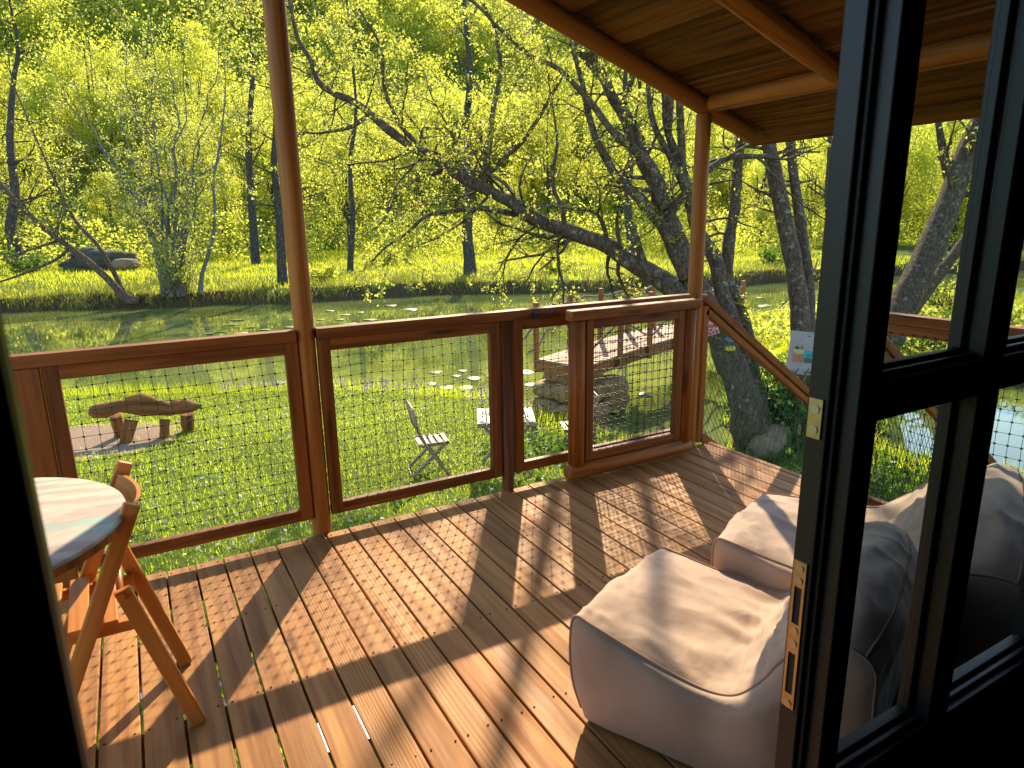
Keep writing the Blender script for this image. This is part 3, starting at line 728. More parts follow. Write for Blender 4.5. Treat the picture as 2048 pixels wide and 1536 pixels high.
mb.lathe([(0.0001, 0.752), (rad - .006, 0.752), (rad, 0.748), (rad + .001, 0.742)], (-1.215, -1.07, 0), 64); mb.build('table_top', TT, tb)
mb = MB(); mb.lathe([(rad + .001, 0.7415), (rad + .002, 0.722), (rad - .004, 0.719), (0.0001, 0.719)], (-1.215, -1.07, 0), 64); mb.build('table_edge', M['rail'], tb)
mb = MB(); mb.lathe([(0.05, 0.71), (0.045, 0.4), (0.06, 0.12), (0.22, 0.04), (0.23, 0.0)], (-1.215, -1.07, 0), 24); mb.build('pedestal', M['rail'], tb)

def folding_chair(loc, rz, label, scale_mat, slim=False, group=None):
    """folding chair facing local -X; hind legs at +X. built in local coordinates"""
    t = empty('folding_chair', loc, label, 'chair', group); t.rotation_euler = (0, 0, rz)
    mat = M[scale_mat]; hw = 0.20
    w1, th = (0.040, 0.022) if slim else (0.044, 0.024)
    for s in (-1, 1):
        mb = MB(); mb.bar((-0.235, s * hw, 0.0), (0.100, s * hw, 0.775 if not slim else 0.0 + 0.80), th, w1, (1, 0, 0.4)) if not slim else mb.tube([(-0.20, s * hw, 0.0), (0.06, s * hw, 0.40), (0.15, s * hw, 0.60), (0.20, s * hw, 0.86)], 0.019, 6)
        mb.build('front_leg', mat, t, local=True, bevel=0.005 if not slim else 0)
        mb = MB(); mb.bar((0.255 if slim else 0.185, s * (hw - .028), 0.0), ((0.040 if not slim else -0.17), s * (hw - .028), 0.515 if not slim else 0.40), th, w1, (1, 0, 0.4)); mb.build('rear_leg', mat, t, local=True, bevel=0.005)
        mb = MB(); mb.bar((-0.22 if slim else -.33, s * (hw - .056), 0.40), (0.11 if slim else .07, s * (hw - .056), 0.385), 0.02, 0.034, (0, 0, 1)); mb.build('seat_rail', mat, t, local=True, bevel=0.003)
    for k in range(5 if slim else 5):
        x = (-0.19 if slim else -0.295) + k * (0.078 if slim else 0.072)
        mb = MB(); mb.box((x - .026, -hw + .03, 0.410), (x + .026, hw - .03, 0.424), axis=1); mb.build('seat_slat', mat, t, local=True, bevel=0.003)
    if slim:
        for zz, xx in ((0.68, 0.165), (0.77, 0.185), (0.84, 0.197)):
            mb = MB(); mb.box((xx - .008, -hw, zz - .025), (xx + .008, hw, zz + .025), axis=1); mb.build('back_slat', mat, t, local=True, bevel=0.003)
    else:
        # curved back slat between the stiles
        mb = MB(); nseg = 14; vs = []; fs = []; us = []
        for i in range(nseg + 1):
            y = -hw + 0.012 + (2 * hw - 0.024) * i / nseg; bow = 0.045 * (1 - (2 * i / nseg - 1) ** 2)
            for zz, dx in ((0.640, 0.040), (0.742, 0.084)):
                for th_ in (0, 0.011): vs.append((dx + bow + th_ - 0.012, y, zz))
        for i in range(nseg):
            a = i * 4; b = a + 4
            for q in ((a, a + 2, b + 2, b), (a + 1, b + 1, b + 3, a + 3), (a + 2, a + 3, b + 3, b + 2), (a, b, b + 1, a + 1)):
                fs.append(q); us.append([(vs[k][1], vs[k][2], 31.0) for k in q])
        mb.add(vs, fs, us, 0, False); mb.build('backrest', mat, t, local=True)
    mb = MB(); mb.tube([(0.235, -hw + .04, 0.04 if slim else 0.13), (0.235, hw - .04, 0.04 if slim else 0.13)], 0.009, 8) if slim else mb.tube([(0.035, -hw, 0.50), (0.035, hw, 0.50)], 0.010, 10)
    mb.build('stretcher', mat, t, local=True)
    return t
folding_chair((-0.872, -0.950, 0.0), R(2), 'orange varnished folding chair with slatted seat pushed up to the round table', 'chair')

# ------------------------------------------------------------------ lawn furniture
LG = 'bistro set on the lawn'
pc = ground_at(860, 945)
c1 = folding_chair((pc[0], pc[1], pc[2]), R(180 - 12), 'weathered slatted folding chair in sun on the lawn, left of the small table', 'slat', True, LG)
p2 = ground_at(1150, 912)
c2 = folding_chair((p2[0] + .05, p2[1], p2[2]), R(158 - 180), 'weathered slatted folding chair mostly hidden behind the gate pole, right of the small table', 'slat', True, LG)
pt = ground_at(1013, 938)
lt = empty('folding_table', (pt[0], pt[1], pt[2]), 'small square slatted garden table with sunlit top on the lawn', 'table', LG); lt.rotation_euler = (0, 0, R(-26))
for k in range(6):
    mb = MB(); x = -0.29 + k * 0.116; mb.box((x - .052, -0.32, 0.675), (x + .052, 0.32, 0.69), axis=1); mb.build('table_slat', M['slat'], lt, local=True, bevel=0.003)
for s in (-1, 1):
    mb = MB(); mb.box((-0.34, s * .30 - .012, 0.635), (0.34, s * .30 + .012, 0.674), axis=0); mb.build('apron', M['slat'], lt, local=True)
    mb = MB(); mb.bar((-0.29, s * .26, 0.0), (0.28, s * .26, 0.64), 0.02, 0.035, (1, 0, 0.3)); mb.build('leg', M['slat'], lt, local=True)
    mb = MB(); mb.bar((0.29, s * .235, 0.0), (-0.28, s * .235, 0.64), 0.02, 0.035, (1, 0, 0.3)); mb.build('leg', M['slat'], lt, local=True)

# log bench shaped like a lizard
pb = ground_at(292, 880)
bn = empty('log_bench', (pb[0], pb[1] + .15, pb[2]), 'rustic bench of one gnarled log with a pointed end on four stump legs', 'bench')
hb = pb[2]
def bpt(u, v): return ony(u, v, pb[1] + .15)
def rough_tube(pts, rad, n, seed, amp, squash=1.0):
    mb = MB(); mb.tube(pts, rad, n)
    vs = []
    for p in mb.v:
        v = Vector(p); k = mnoise.noise(v * 5 + Vector((seed, 0, 0))) * amp + mnoise.noise(v * 14) * amp * .35
        vs.append(v + Vector((k, k * .8, k)))
    mb.v = [tuple(v) for v in vs]; return mb
prof = [(178, 822, .05), (186, 823, .085), (212, 820, .095), (235, 814, .085), (262, 813, .105), (290, 814, .115), (318, 816, .11), (338, 818, .09), (352, 815, .085), (366, 812, .10), (384, 815, .07), (398, 813, .035), (403, 811, .012)]
rough_tube([bpt(a, b) for a, b, r in prof], [r for *_, r in prof], 18, 1.0, 0.028).build('seat_log', M['benchlog'], bn)
rough_tube([bpt(244, 812), bpt(258, 801), bpt(280, 797), bpt(302, 800), bpt(322, 811)], [.03, .06, .075, .065, .03], 14, 3.0, 0.02).build('hump', M['benchlog'], bn)
rough_tube([bpt(334, 814), bpt(350, 806), bpt(364, 806), bpt(376, 812)], [.03, .06, .055, .02], 12, 5.0, 0.03).build('hump', M['benchlog'], bn)
for (a, b, c, d_, dy, r0) in ((232, 835, 238, 878, .30, .075), (262, 838, 250, 890, -.12, .085), (328, 838, 330, 884, -.12, .075), (375, 832, 380, 868, .2, .085)):
    p0 = bpt(a, b) + np.array([0, dy * .6, 0]); p1 = bpt(c, d_) + np.array([0, dy, 0]); p1[2] = hz(p1[0], p1[1]) - 0.05
    rough_tube([p0, p0 * .6 + p1 * .4, p0 * .3 + p1 * .7, p1], [r0, r0 * .95, r0 * .9, r0 * 1.05], 12, a * .1, 0.03).build('leg', M['benchlog'], bn)

# ------------------------------------------------------------------ footbridge
ZB = -0.82
A0 = np.array([5.21, 6.38]); dB = np.array([0.957, 0.29]); dB /= np.linalg.norm(dB); nB = np.array([dB[1], -dB[0]]); WB = 1.0
br = empty('footbridge', (7.5, 6.6, WATER), 'wooden footbridge with brown posts and twisted branch rails over the pond', 'bridge')
def bp(a, b, z=0): 
    q = A0 + dB * a + nB * b; arch = 0.10 * math.sin(math.pi * min(max(a / 5.6, 0), 1)); return Vector((q[0], q[1], ZB + z + arch))
mb = MB(); k = 0
while k * 0.125 < 5.7:
    a = k * 0.125; mb.bar(bp(a + .06, -0.02), bp(a + .06, WB + .02), 0.117, 0.03, (0, 0, 1)); k += 1
mb.build('deck_planks', M['bridge'], br)
for b in (0.03, WB - .03):
    mb = MB(); xs = np.linspace(0, 5.7, 9)
    for i in range(8): mb.bar(bp(xs[i], b, -.115), bp(xs[i + 1], b, -.115), 0.06, 0.19, (0, 0, 1))
    mb.build('beam', M['bridge_post'], br)
mb = MB(); mb.bar(bp(-.02, 0, -.10), bp(-.02, WB, -.10), .03, .17, (0, 0, 1)); mb.build('beam', M['bridge_post'], br)
for b, sh in ((-0.045, 0.02), (WB + 0.045, 0.02)):
    for i in range(7):
        a = sh + 0.92 * i
        mb = MB(); p = bp(a, b, -.22); q = bp(a, b, 0.98); mb.bar(p, q, 0.075, 0.075, (0, 1, 0)); mb.build('post', M['bridge_post'], br, bevel=.006)
rg = random.Random(3)
def gnarly(p, q, r, seed, n=9, amp=.06):
    p = Vector(p); q = Vector(q); pts = []
    for i in range(n):
        t = i / (n - 1); w = math.sin(math.pi * t)
        pts.append(p.lerp(q, t) + Vector((mnoise.noise(Vector((t * 3, seed, 0))), mnoise.noise(Vector((t * 3, seed, 4))), mnoise.noise(Vector((t * 3, seed, 9))))) * amp * (0.3 + w))
    return pts
M['branch'] = bark('peeled_branch', (0.20, 0.14, 0.09), (0.45, 0.36, 0.27), amt=0.15, scale=10)
for b in (-0.045, WB + 0.045):
    for i in range(6):
        a = 0.02 + .92 * i
        mb = MB(); mb.tube(gnarly(bp(a, b, .84), bp(a + .92, b, .86), .03, i + b * 9), .022, 7); mb.build('branch_rail', M['branch'], br)
        if i % 2 == 0:
            mb = MB(); mb.tube(gnarly(bp(a - .25 if i == 0 else a, b, .15), bp(a + .95, b, .62), .03, i * 3 + b * 5), .02, 7); mb.build('branch_rail', M['branch'], br)
        else:
            mb = MB(); mb.tube(gnarly(bp(a, b, .62), bp(a + .92, b, .2), .03, i * 7 + b * 5), .018, 7); mb.build('branch_rail', M['branch'], br)
mb = MB(); mb.tube(gnarly(bp(-.5, -.045, .30), bp(.02, -.045, .62), .03, 77), .02, 7); mb.build('branch_rail', M['branch'], br)

def stonemat(name, a, b, moss=(0.09, 0.10, 0.03), amt=0.5):
    m, nt, p = new_mat(name); tc = N(nt, 'ShaderNodeTexCoord')
    n = N(nt, 'ShaderNodeTexNoise', Scale=9.0, Detail=8.0, Roughness=0.65); nt.links.new(tc.outputs['Object'], n.inputs['Vector'])
    n2 = N(nt, 'ShaderNodeTexNoise', Scale=4.0, Detail=5.0, Roughness=0.7); nt.links.new(tc.outputs['Object'], n2.inputs['Vector'])
    c = mix(nt, ramp(nt, n.outputs[0], [(0.3, a), (0.7, b)]), moss, ramp(nt, n2.outputs[0], [(0.48, (0, 0, 0)), (0.6, (amt,) * 3)]))
    nt.links.new(c, p.inputs['Base Color']); p.inputs['Roughness'].default_value = 0.9
    bb = N(nt, 'ShaderNodeBump', Strength=0.7, Distance=0.02); nt.links.new(n.outputs[0], bb.inputs['Height']); nt.links.new(bb.outputs[0], p.inputs['Normal']); return m
M['stone'] = stonemat('abutment_stone', (0.24, 0.13, 0.045), (0.46, 0.29, 0.12))
M['darkrock'] = stonemat('dark_mossy_rock', (0.03, 0.028, 0.02), (0.10, 0.085, 0.06), (0.05, 0.07, 0.02), .8)
M['rock'] = stonemat('pale_rock', (0.17, 0.105, 0.055), (0.34, 0.23, 0.13), amt=0.6)
def rock_mesh(c, size, rz, seed, amp=0.18, sub=4, boxy=0.6):
    bm = bmesh.new(); bmesh.ops.create_icosphere(bm, subdivisions=sub, radius=1.0)
    cz, sz = math.cos(rz), math.sin(rz); V = []
    for v in bm.verts:
        p = v.co.copy(); m_ = max(abs(p.x), abs(p.y), abs(p.z)); p = p.lerp(p / m_, boxy)
        p += p.normalized() * (mnoise.noise(p * 1.3 + Vector((seed, 0, 0))) * amp + mnoise.noise(p * 4 + Vector((seed, 3, 0))) * amp * .3)
        x, y, z = p.x * size[0], p.y * size[1], p.z * size[2]
        V.append((c[0] + x * cz - y * sz, c[1] + x * sz + y * cz, c[2] + z))
    F = np.array([[l.vert.index for l in f.loops] for f in bm.faces]); bm.free()
    return np.array(V), F
ab = empty('stone_abutment', (5.3, 5.9, WATER), 'stack of rough mossy sandstone blocks carrying the near end of the footbridge', 'abutment')
th_ = math.atan2(dB[1], dB[0])
for i, (a, b, z, s) in enumerate(((0.15, 0.28, -1.62, (.36, .34, .17)), (0.1, 0.92, -1.62, (.38, .34, .18)), (0.22, 0.2, -1.33, (.34, .30, .13)), (0.2, 0.78, -1.30, (.38, .36, .15)), (0.42, 0.45, -1.12, (.3, .5, .10)), (.75, .95, -1.4, (.3, .25, .3)), (.75, .2, -1.45, (.3, .28, .28)))):
    q = A0 + dB * a + nB * b; V, F = rock_mesh((q[0], q[1], z), s, th_ + rg.uniform(-.15, .15), i * 3.3, .12, 3, .75)
    link_mesh('stone', fast_mesh('stone', V - WLOC[ab.name], [F], smooth=True), M['stone'], ab)
def rock(name, c, size, rz, seed, label, mat='rock', cat='rock', **k):
    V, F = rock_mesh((0, 0, 0), size, rz, seed, **k)
    o = link_mesh(name, fast_mesh(name, V, [F], smooth=True), M[mat]); o.location = c; return tag(o, label, cat)
ps = ground_at(1545, 905)
rock('boulder', (ps[0] + .05, ps[1] + .1, ps[2] + .12), (.52, .26, .24), R(28), 4.4, 'rounded pale boulder in ground ivy below the stair handrail', boxy=.2)
# ------------------------------------------------------------------ foliage toolkit
class Tree:
    def __init__(s, seed): s.r = np.random.default_rng(seed); s.lines = []; s.leaf = []
    def line(s, pts, rad): s.lines.append((np.array(pts, float), np.array(rad, float)))
    def grow(s, p, d, L, r, lvl, maxl, o):
        rng = s.r; n = max(4, int(L / o.get('seg', .22))); step = L / n
        p = np.array(p, float); d = np.array(d, float); d /= np.linalg.norm(d); pts = [p.copy()]; dirs = [d.copy()]
        curl = o.get('curl', .14); trop = np.array(o.get('trop', (0, 0, .03)))
        bend = rng.normal(0, curl * .5, 3)
        for i in range(n):
            d = d + rng.normal(0, curl, 3) + bend + trop * (1 + lvl * o.get('droop', 0)); d /= np.linalg.norm(d); p = p + d * step; pts.append(p.copy()); dirs.append(d.copy())
        rad = r * np.linspace(1, .28, n + 1); s.line(pts, rad)
        if lvl < maxl:
            nk = max(1, int(L * o['dens'][lvl] + rng.random()))
            for _ in range(nk):
                t = rng.uniform(o.get('t0', .2), 1.0); i = min(int(t * n), n - 1); dd = dirs[i]
                a = rng.normal(0, 1, 3); a -= dd * (a @ dd); a /= np.linalg.norm(a); ang = rng.uniform(.5, 1.15)
                nd = dd * math.cos(ang) + a * math.sin(ang)
                s.grow(pts[i], nd, L * rng.uniform(*o.get('lr', (.35, .6))) * (1.15 - .5 * t), max(rad[i] * .6, o.get('rmin', .004)), lvl + 1, maxl, o)
        if lvl >= maxl - 1 + (0 if o.get('leafall') else 1) - 0 or lvl == maxl:
            k = max(2, int(L / o['leafstep'])); tt = rng.uniform(.1, 1.0, k) * n
            P = np.array(pts); i0 = np.minimum(tt.astype(int), n - 1); f = (tt - i0)[:, None]
            s.leaf.append(P[i0] * (1 - f) + P[i0 + 1] * f + rng.normal(0, o.get('lj', .02), (k, 3)))
    def twigs_on(s, pts, rad, o, dens, L, maxl=2, up=0.0, skip=.15):
        """side shoots along a traced limb"""
        rng = s.r; pts = np.array(pts); seg = np.linalg.norm(np.diff(pts, axis=0), axis=1); tot = seg.sum(); cum = np.concatenate([[0], np.cumsum(seg)])
        for _ in range(int(tot * dens)):
            t = rng.uniform(skip, 1) * tot; i = min(np.searchsorted(cum, t) - 1, len(seg) - 1); i = max(i, 0); f = (t - cum[i]) / seg[i]
            p = pts[i] * (1 - f) + pts[i + 1] * f; d = (pts[i + 1] - pts[i]) / seg[i]
            a = rng.normal(0, 1, 3); a[2] += up; a -= d * (a @ d); a /= np.linalg.norm(a); nd = d * rng.uniform(.1, .8) + a
            s.grow(p, nd, L * rng.uniform(.5, 1.2), max(.006, rad[i] * .28), 0, maxl, o)
def smooth_line(pts, n=6): return cr(pts, n)
def tubes_np(lines, nside):
    Vs = []; Fs = []; base = 0
    ang = np.arange(nside) * 2 * np.pi / nside; ca, sa = np.cos(ang), np.sin(ang)
    for P, r in lines:
        t = np.gradient(P, axis=0); t /= np.linalg.norm(t, axis=1)[:, None] + 1e-9
        ref = np.array([0.3, 0.1, 1.0]) if abs(t[0][2]) < .8 else np.array([1.0, 0.2, 0.1])
        u = np.cross(t, ref); u /= np.linalg.norm(u, axis=1)[:, None] + 1e-9; w_ = np.cross(t, u)
        V = P[:, None, :] + (u[:, None, :] * ca[None, :, None] + w_[:, None, :] * sa[None, :, None]) * r[:, None, None]
        n = len(P); Vs.append(V.reshape(-1, 3))
        i = np.arange(n - 1)[:, None] * nside; k = np.arange(nside)[None, :]; k2 = (k + 1) % nside
        Fs.append((np.stack([i + k, i + k2, i + nside + k2, i + nside + k], -1).reshape(-1, 4)) + base); base += n * nside
    return (np.concatenate(Vs), np.concatenate(Fs)) if Vs else (np.zeros((0, 3)), np.zeros((0, 4), int))
def leaves_np(P, rng, l, w, var=.35, up=0.0):
    n = len(P); a = rng.normal(0, 1, (n, 3)); a[:, 2] += up; a /= np.linalg.norm(a, axis=1)[:, None]
    b = rng.normal(0, 1, (n, 3)); b -= a * (a * b).sum(1)[:, None]; b /= np.linalg.norm(b, axis=1)[:, None]
    c = np.cross(a, b)
    s = (1 + rng.normal(0, var, n)).clip(.4, 1.9)[:, None]
    V = np.stack([P, P + a * l * .45 * s + b * w * .5 * s + c * l * .08, P + a * l * s, P + a * l * .45 * s - b * w * .5 * s + c * l * .08], 1).reshape(-1, 3)
    F = np.arange(n * 4).reshape(-1, 4)
    return V, F
def tree_obj(T, loc, name, label, cat, bk, lf, leaf=(.05, .03), group=None, split=.03, nside=9, jit=0.0):
    root = empty(name, loc, label, cat, group)
    big = [(P, r) for P, r in T.lines if r[0] >= split]; small = [(P, r) for P, r in T.lines if r[0] < split]
    V, F = tubes_np(big, nside)
    if jit:
        n3 = np.array([mnoise.noise(Vector(p) * 3.5) * .7 + mnoise.noise(Vector(p) * 9.0) * .3 for p in V]); cen = V.copy()
        # lumpy bark: push out along the radial direction
        rr = []
        for P, r in big: rr.append(np.repeat(r, nside)); 
        rr = np.concatenate(rr); ctr = np.concatenate([np.repeat(P, nside, axis=0) for P, r in big])
        dirn = (V - ctr) / (np.linalg.norm(V - ctr, axis=1)[:, None] + 1e-9); V = V + dirn * (n3 * rr * jit)[:, None]
    link_mesh('trunk', fast_mesh('trunk', V - np.array(loc), [F], smooth=True), bk, root)
    V1, F1 = tubes_np(small, 4); P = np.concatenate(T.leaf) if T.leaf else np.zeros((0, 3))
    V2, F2 = leaves_np(P, T.r, *leaf)
    VV = np.concatenate([V1, V2]); Fs = []; mi = []
    if len(F1): Fs.append(F1); mi.append(0)
    if len(F2): Fs.append(F2 + len(V1)); mi.append(1)
    if Fs: link_mesh('crown', fast_mesh('crown', VV - np.array(loc), Fs, mi), [bk, lf], root)
    return root, len(P)
M['leaf_willow'] = leafmat('willow_leaf', (0.09, 0.14, 0.012), (0.20, 0.25, 0.025), (0.88, 0.91, 0.13), .62, .9)
M['leaf_far'] = leafmat('spring_leaf', (0.10, 0.13, 0.010), (0.25, 0.29, 0.025), (0.90, 0.94, 0.11), .66, .25)
M['leaf_grey'] = leafmat('grey_willow_leaf', (0.10, 0.13, 0.03), (0.22, 0.25, 0.06), (0.80, 0.86, 0.15), .62, .5)
M['leaf_dark'] = leafmat('ivy_leaf', (0.03, 0.08, 0.01), (0.09, 0.16, 0.02), (0.20, 0.38, 0.03), .4, 2.0)
M['bark'] = bark('willow_bark', (0.045, 0.029, 0.017), (0.20, 0.14, 0.085), (0.42,0.38,0.25), amt=0.3)
M['bark_grey'] = bark('grey_bark', (0.08, 0.075, 0.065), (0.24, 0.22, 0.19), amt=0.2)
M['bark_dark'] = bark('dark_bark', (0.03, 0.024, 0.018), (0.11, 0.09, 0.07), amt=0.25)

# the big leaning willow at the water's edge ---------------------------------
T = Tree(11)
tb_ = onz(1508, 878, -1.5)[:2]; zb_ = hz(*tb_)
def limb(px, d0, d1, r0, r1, n=5, first=None):
    k = len(px); pts = [dep(u, v, d0 + (d1 - d0) * i / (k - 1)) for i, (u, v) in enumerate(px)]
    if first is not None: pts = [first] + pts
    L = smooth_line(pts, n); tt = np.linspace(0, 1, len(L)); rad = r1 + (r0 - r1) * (1 - tt) ** 1.35
    L = L + np.array([[mnoise.noise(Vector(p) * 1.7 + Vector((k_, 0, 0))) for k_ in (0, 31, 67)] for p in L]) * (.10 * np.minimum(1, tt * 4))[:, None]
    T.line(L, rad); return L, rad
B = np.array([tb_[0], tb_[1], zb_ - .2])
OW = dict(dens=[3.4, 4.2, 0], seg=.14, curl=.17, trop=(0, 0, -.015), leafstep=.019, lj=.02, leafall=True, rmin=.0035, lr=(.35, .65))
t1, t1r = limb([(1502, 865), (1488, 800), (1462, 720), (1420, 635), (1385, 560)], 8.9, 9.0, .25, .17, first=B)
t2, t2r = limb([(1520, 862), (1510, 800), (1494, 730), (1462, 640), (1436, 555), (1405, 470), (1382, 410), (1358, 320), (1335, 220), (1320, 100)], 9.0, 9.7, .17, .045)
lA, rA = limb([(1400, 625), (1345, 578), (1280, 530), (1230, 498), (1180, 472), (1120, 456), (1050, 430), (985, 382), (900, 336), (850, 305), (790, 268), (740, 228), (690, 196), (640, 166), (612, 120), (592, 70), (585, 10), (575, -60)], 9.0, 9.6, .15, .024)
lB, rB = limb([(1385, 560), (1350, 470), (1312, 380), (1285, 310), (1250, 235), (1205, 160), (1160, 95), (1115, 20), (1060, -90)], 9.0, 10.2, .165, .035)
lC, rC = limb([(1330, 420), (1300, 330), (1240, 270), (1190, 215), (1100, 130), (1010, 60), (900, -20)], 9.1, 9.2, .08, .02)
lD, rD = limb([(1510, 840), (1500, 700), (1478, 600), (1457, 520), (1470, 430), (1478, 340), (1482, 240), (1490, 120)], 9.3, 10.0, .11, .07)
lE, rE = limb([(985, 385), (968, 340), (978, 270), (990, 200), (1000, 120), (985, 40), (965, -60)], 9.5, 9.8, .06, .02)
lF, rF = limb([(960, 372), (1010, 310), (1060, 262), (1100, 200), (1135, 140)], 9.4, 9.6, .045, .02)
lG, rG = limb([(1130, 458), (1118, 400), (1108, 330), (1112, 250), (1100, 150)], 9.2, 9.4, .04, .012)
lH, rH = limb([(850, 305), (800, 250), (770, 180), (760, 90), (720, 20)], 9.5, 9.2, .04, .015)
lM, rM = limb([(1462, 720), (1400, 600), (1340, 480), (1290, 400), (1230, 340), (1180, 250), (1160, 150), (1150, 30)], 8.9, 9.6, .13, .03)
lN, rN = limb([(1494, 780), (1452, 640), (1420, 520), (1372, 400), (1340, 300), (1300, 200), (1290, 80)], 9.1, 9.8, .12, .03)
lI, rI = limb([(1300, 560), (1285, 500), (1262, 455)], 9.0, 8.9, .07, .05)
lJ, rJ = limb([(740, 230), (700, 250), (640, 260), (600, 255)], 9.5, 9.2, .04, .012)
lK, rK = limb([(1050, 432), (960, 420), (880, 430), (800, 470), (740, 520)], 9.4, 8.6, .05, .012)
lL, rL = limb([(900, 338), (840, 360), (790, 400), (750, 450)], 9.5, 8.8, .04, .012)
for (l_, r_), dn, LL, up in (((lA, rA), 6.5, 1.35, .2), ((lE, rE), 5.5, 1.0, .2), ((lF, rF), 5.5, .9, .3), ((lG, rG), 6, .9, .6), ((lH, rH), 6, 1.0, .2), ((lJ, rJ), 6, .9, .2), ((lC, rC), 4.6, 1.1, .2), ((lB, rB), 3.8, 1.1, .2), ((t2, t2r), 1.2, .8, .2), ((lK, rK), 5, .95, .0), ((lL, rL), 5, .9, .0), ((lD, rD), 1.3, .7, .3), ((lM, rM), 2.2, .9, .2), ((lN, rN), 1.6, .9, .2)):
    T.twigs_on(l_, r_, OW, dn, LL, 2, up)
# drooping sprays below the leaning limb
OD = dict(OW); OD['trop'] = (0, 0, -.07); OD['curl'] = .13
T.twigs_on(lA[30:80], rA[30:80], OD, 1.6, 1.5, 2, -.8); T.twigs_on(lK, rK, OD, 2.2, 1.0, 2, -.6); T.twigs_on(lL, rL, OD, 2.2, 1.0, 2, -.6)
# high limbs above the porch roof (they throw the dappled shade on the deck)
OH = dict(OW); OH['leafstep'] = .04
for (p0, d_, L_) in ((lB[-1], (-.3, -.2, .9), 3.2), (t2[-1], (.1, -.1, 1), 3.6), (lD[-1], (.2, .1, 1), 3.4), (lB[-12], (.3, -.5, .9), 3.0), (t2[-14], (.5, -.4, .9), 2.8), (lB[-20], (-.2, -.6, .9), 2.8)):
    T.grow(p0, d_, L_, .05, 0, 3, dict(OH, dens=[2.2, 2.2, 2.0, 0], lr=(.4, .7)))
for q0, q1 in ((lB[-6], (2.9, 3.2, 5.2)), (t2[-12], (5.0, 3.4, 5.4)), (lB[-14], (4.4, 4.2, 5.6)), (t2[-8], (6.0, 4.0, 6.0))):
    q1 = np.array(q1); mid = (q0 + q1) / 2 + np.array([0, 0, .5]); l_ = smooth_line([q0, mid, q1], 6); T.line(l_, np.linspace(.06, .02, len(l_)))
    T.twigs_on(l_, np.linspace(.06, .02, len(l_)), dict(OH, leafstep=.06), 2.4, .9, 2, .1, .35)
wl, nl = tree_obj(T, (tb_[0], tb_[1], zb_), 'leaning_willow', 'big multi-stemmed willow with one long limb leaning left over the pond', 'tree', M['bark'], M['leaf_willow'], (.038, .023), jit=.30); print('leaves', nl)

def simple_tree(seed, base, stems, name, label, bk, lf, o, dens, L, maxl=2, leaf=(.06, .035), group=None, up=.2, jit=.15, split=.03):
    global T
    T = Tree(seed)
    for pts, r0, r1 in stems:
        l_ = smooth_line(pts, 5); r_ = np.linspace(r0, r1, len(l_)); T.line(l_, r_)
        T.twigs_on(l_, r_, o, dens, L, maxl, up, .3)
        T.grow(l_[-1], l_[-1] - l_[-3], L * 1.5, r1, 0, maxl, o)
    return tree_obj(T, tuple(base), name, label, 'tree', bk, lf, leaf, group, split, 9, jit)
def stem(px, d0, d1, base=None):
    k = len(px); pts = [dep(u, v, d0 + (d1 - d0) * i / max(1, k - 1)) for i, (u, v) in enumerate(px)]
    return ([np.array(base)] if base is not None else []) + pts
# twin-stemmed tree behind the information board
g2 = ground_at(1612, 865); g2[2] -= .15
O2 = dict(dens=[2.4, 2.8, 0], seg=.2, curl=.13, trop=(0, 0, .01), leafstep=.045, lj=.03, leafall=True, rmin=.004)
simple_tree(21, g2, [(stem([(1608, 780), (1603, 700), (1598, 600), (1582, 500), (1562, 410), (1540, 300), (1520, 180), (1500, 20)], 9.3, 10.2, g2), .16, .09),
                     (stem([(1618, 740), (1618, 640), (1616, 560), (1600, 440), (1585, 330), (1578, 200), (1590, 60)], 9.4, 10.4, g2), .10, .06)],
            'twin_stem_tree', 'dark lichen-spotted tree with two stems behind the information board', M['bark'], M['leaf_willow'], O2, 1.5, .9)
g3 = ground_at(1742, 735); g3[2] -= .1; dg3 = float(ROT[2] @ (g3 - CAM))
simple_tree(22, g3, [(stem([(1785, 655), (1815, 590), (1850, 520), (1880, 450), (1905, 385), (1930, 310), (1965, 230), (2000, 140), (2030, 20)], dg3, dg3 + 1, g3), .34, .16),
                     (stem([(1905, 385), (1892, 330), (1880, 270), (1870, 200)], dg3 + .6, dg3 + 1), .12, .05)],
            'slanting_tree', 'thick dark trunk slanting right behind the door glass', M['bark'], M['leaf_willow'], dict(O2, leafstep=.055, seg=.3), 1.0, 1.5, leaf=(.08, .05))
g4 = ground_at(1795, 668); g4[2] -= .1; dg4 = float(ROT[2] @ (g4 - CAM))
simple_tree(23, g4, [(stem([(1822, 625), (1855, 580), (1900, 520), (1938, 465), (1965, 415), (1990, 340), (2020, 250)], dg4, dg4 + 1, g4), .17, .08)],
            'slanting_sapling', 'thin slanting trunk right of the thick one behind the door glass', M['bark'], M['leaf_willow'], dict(O2, leafstep=.06, seg=.3), 1.2, 1.4, leaf=(.09, .055))

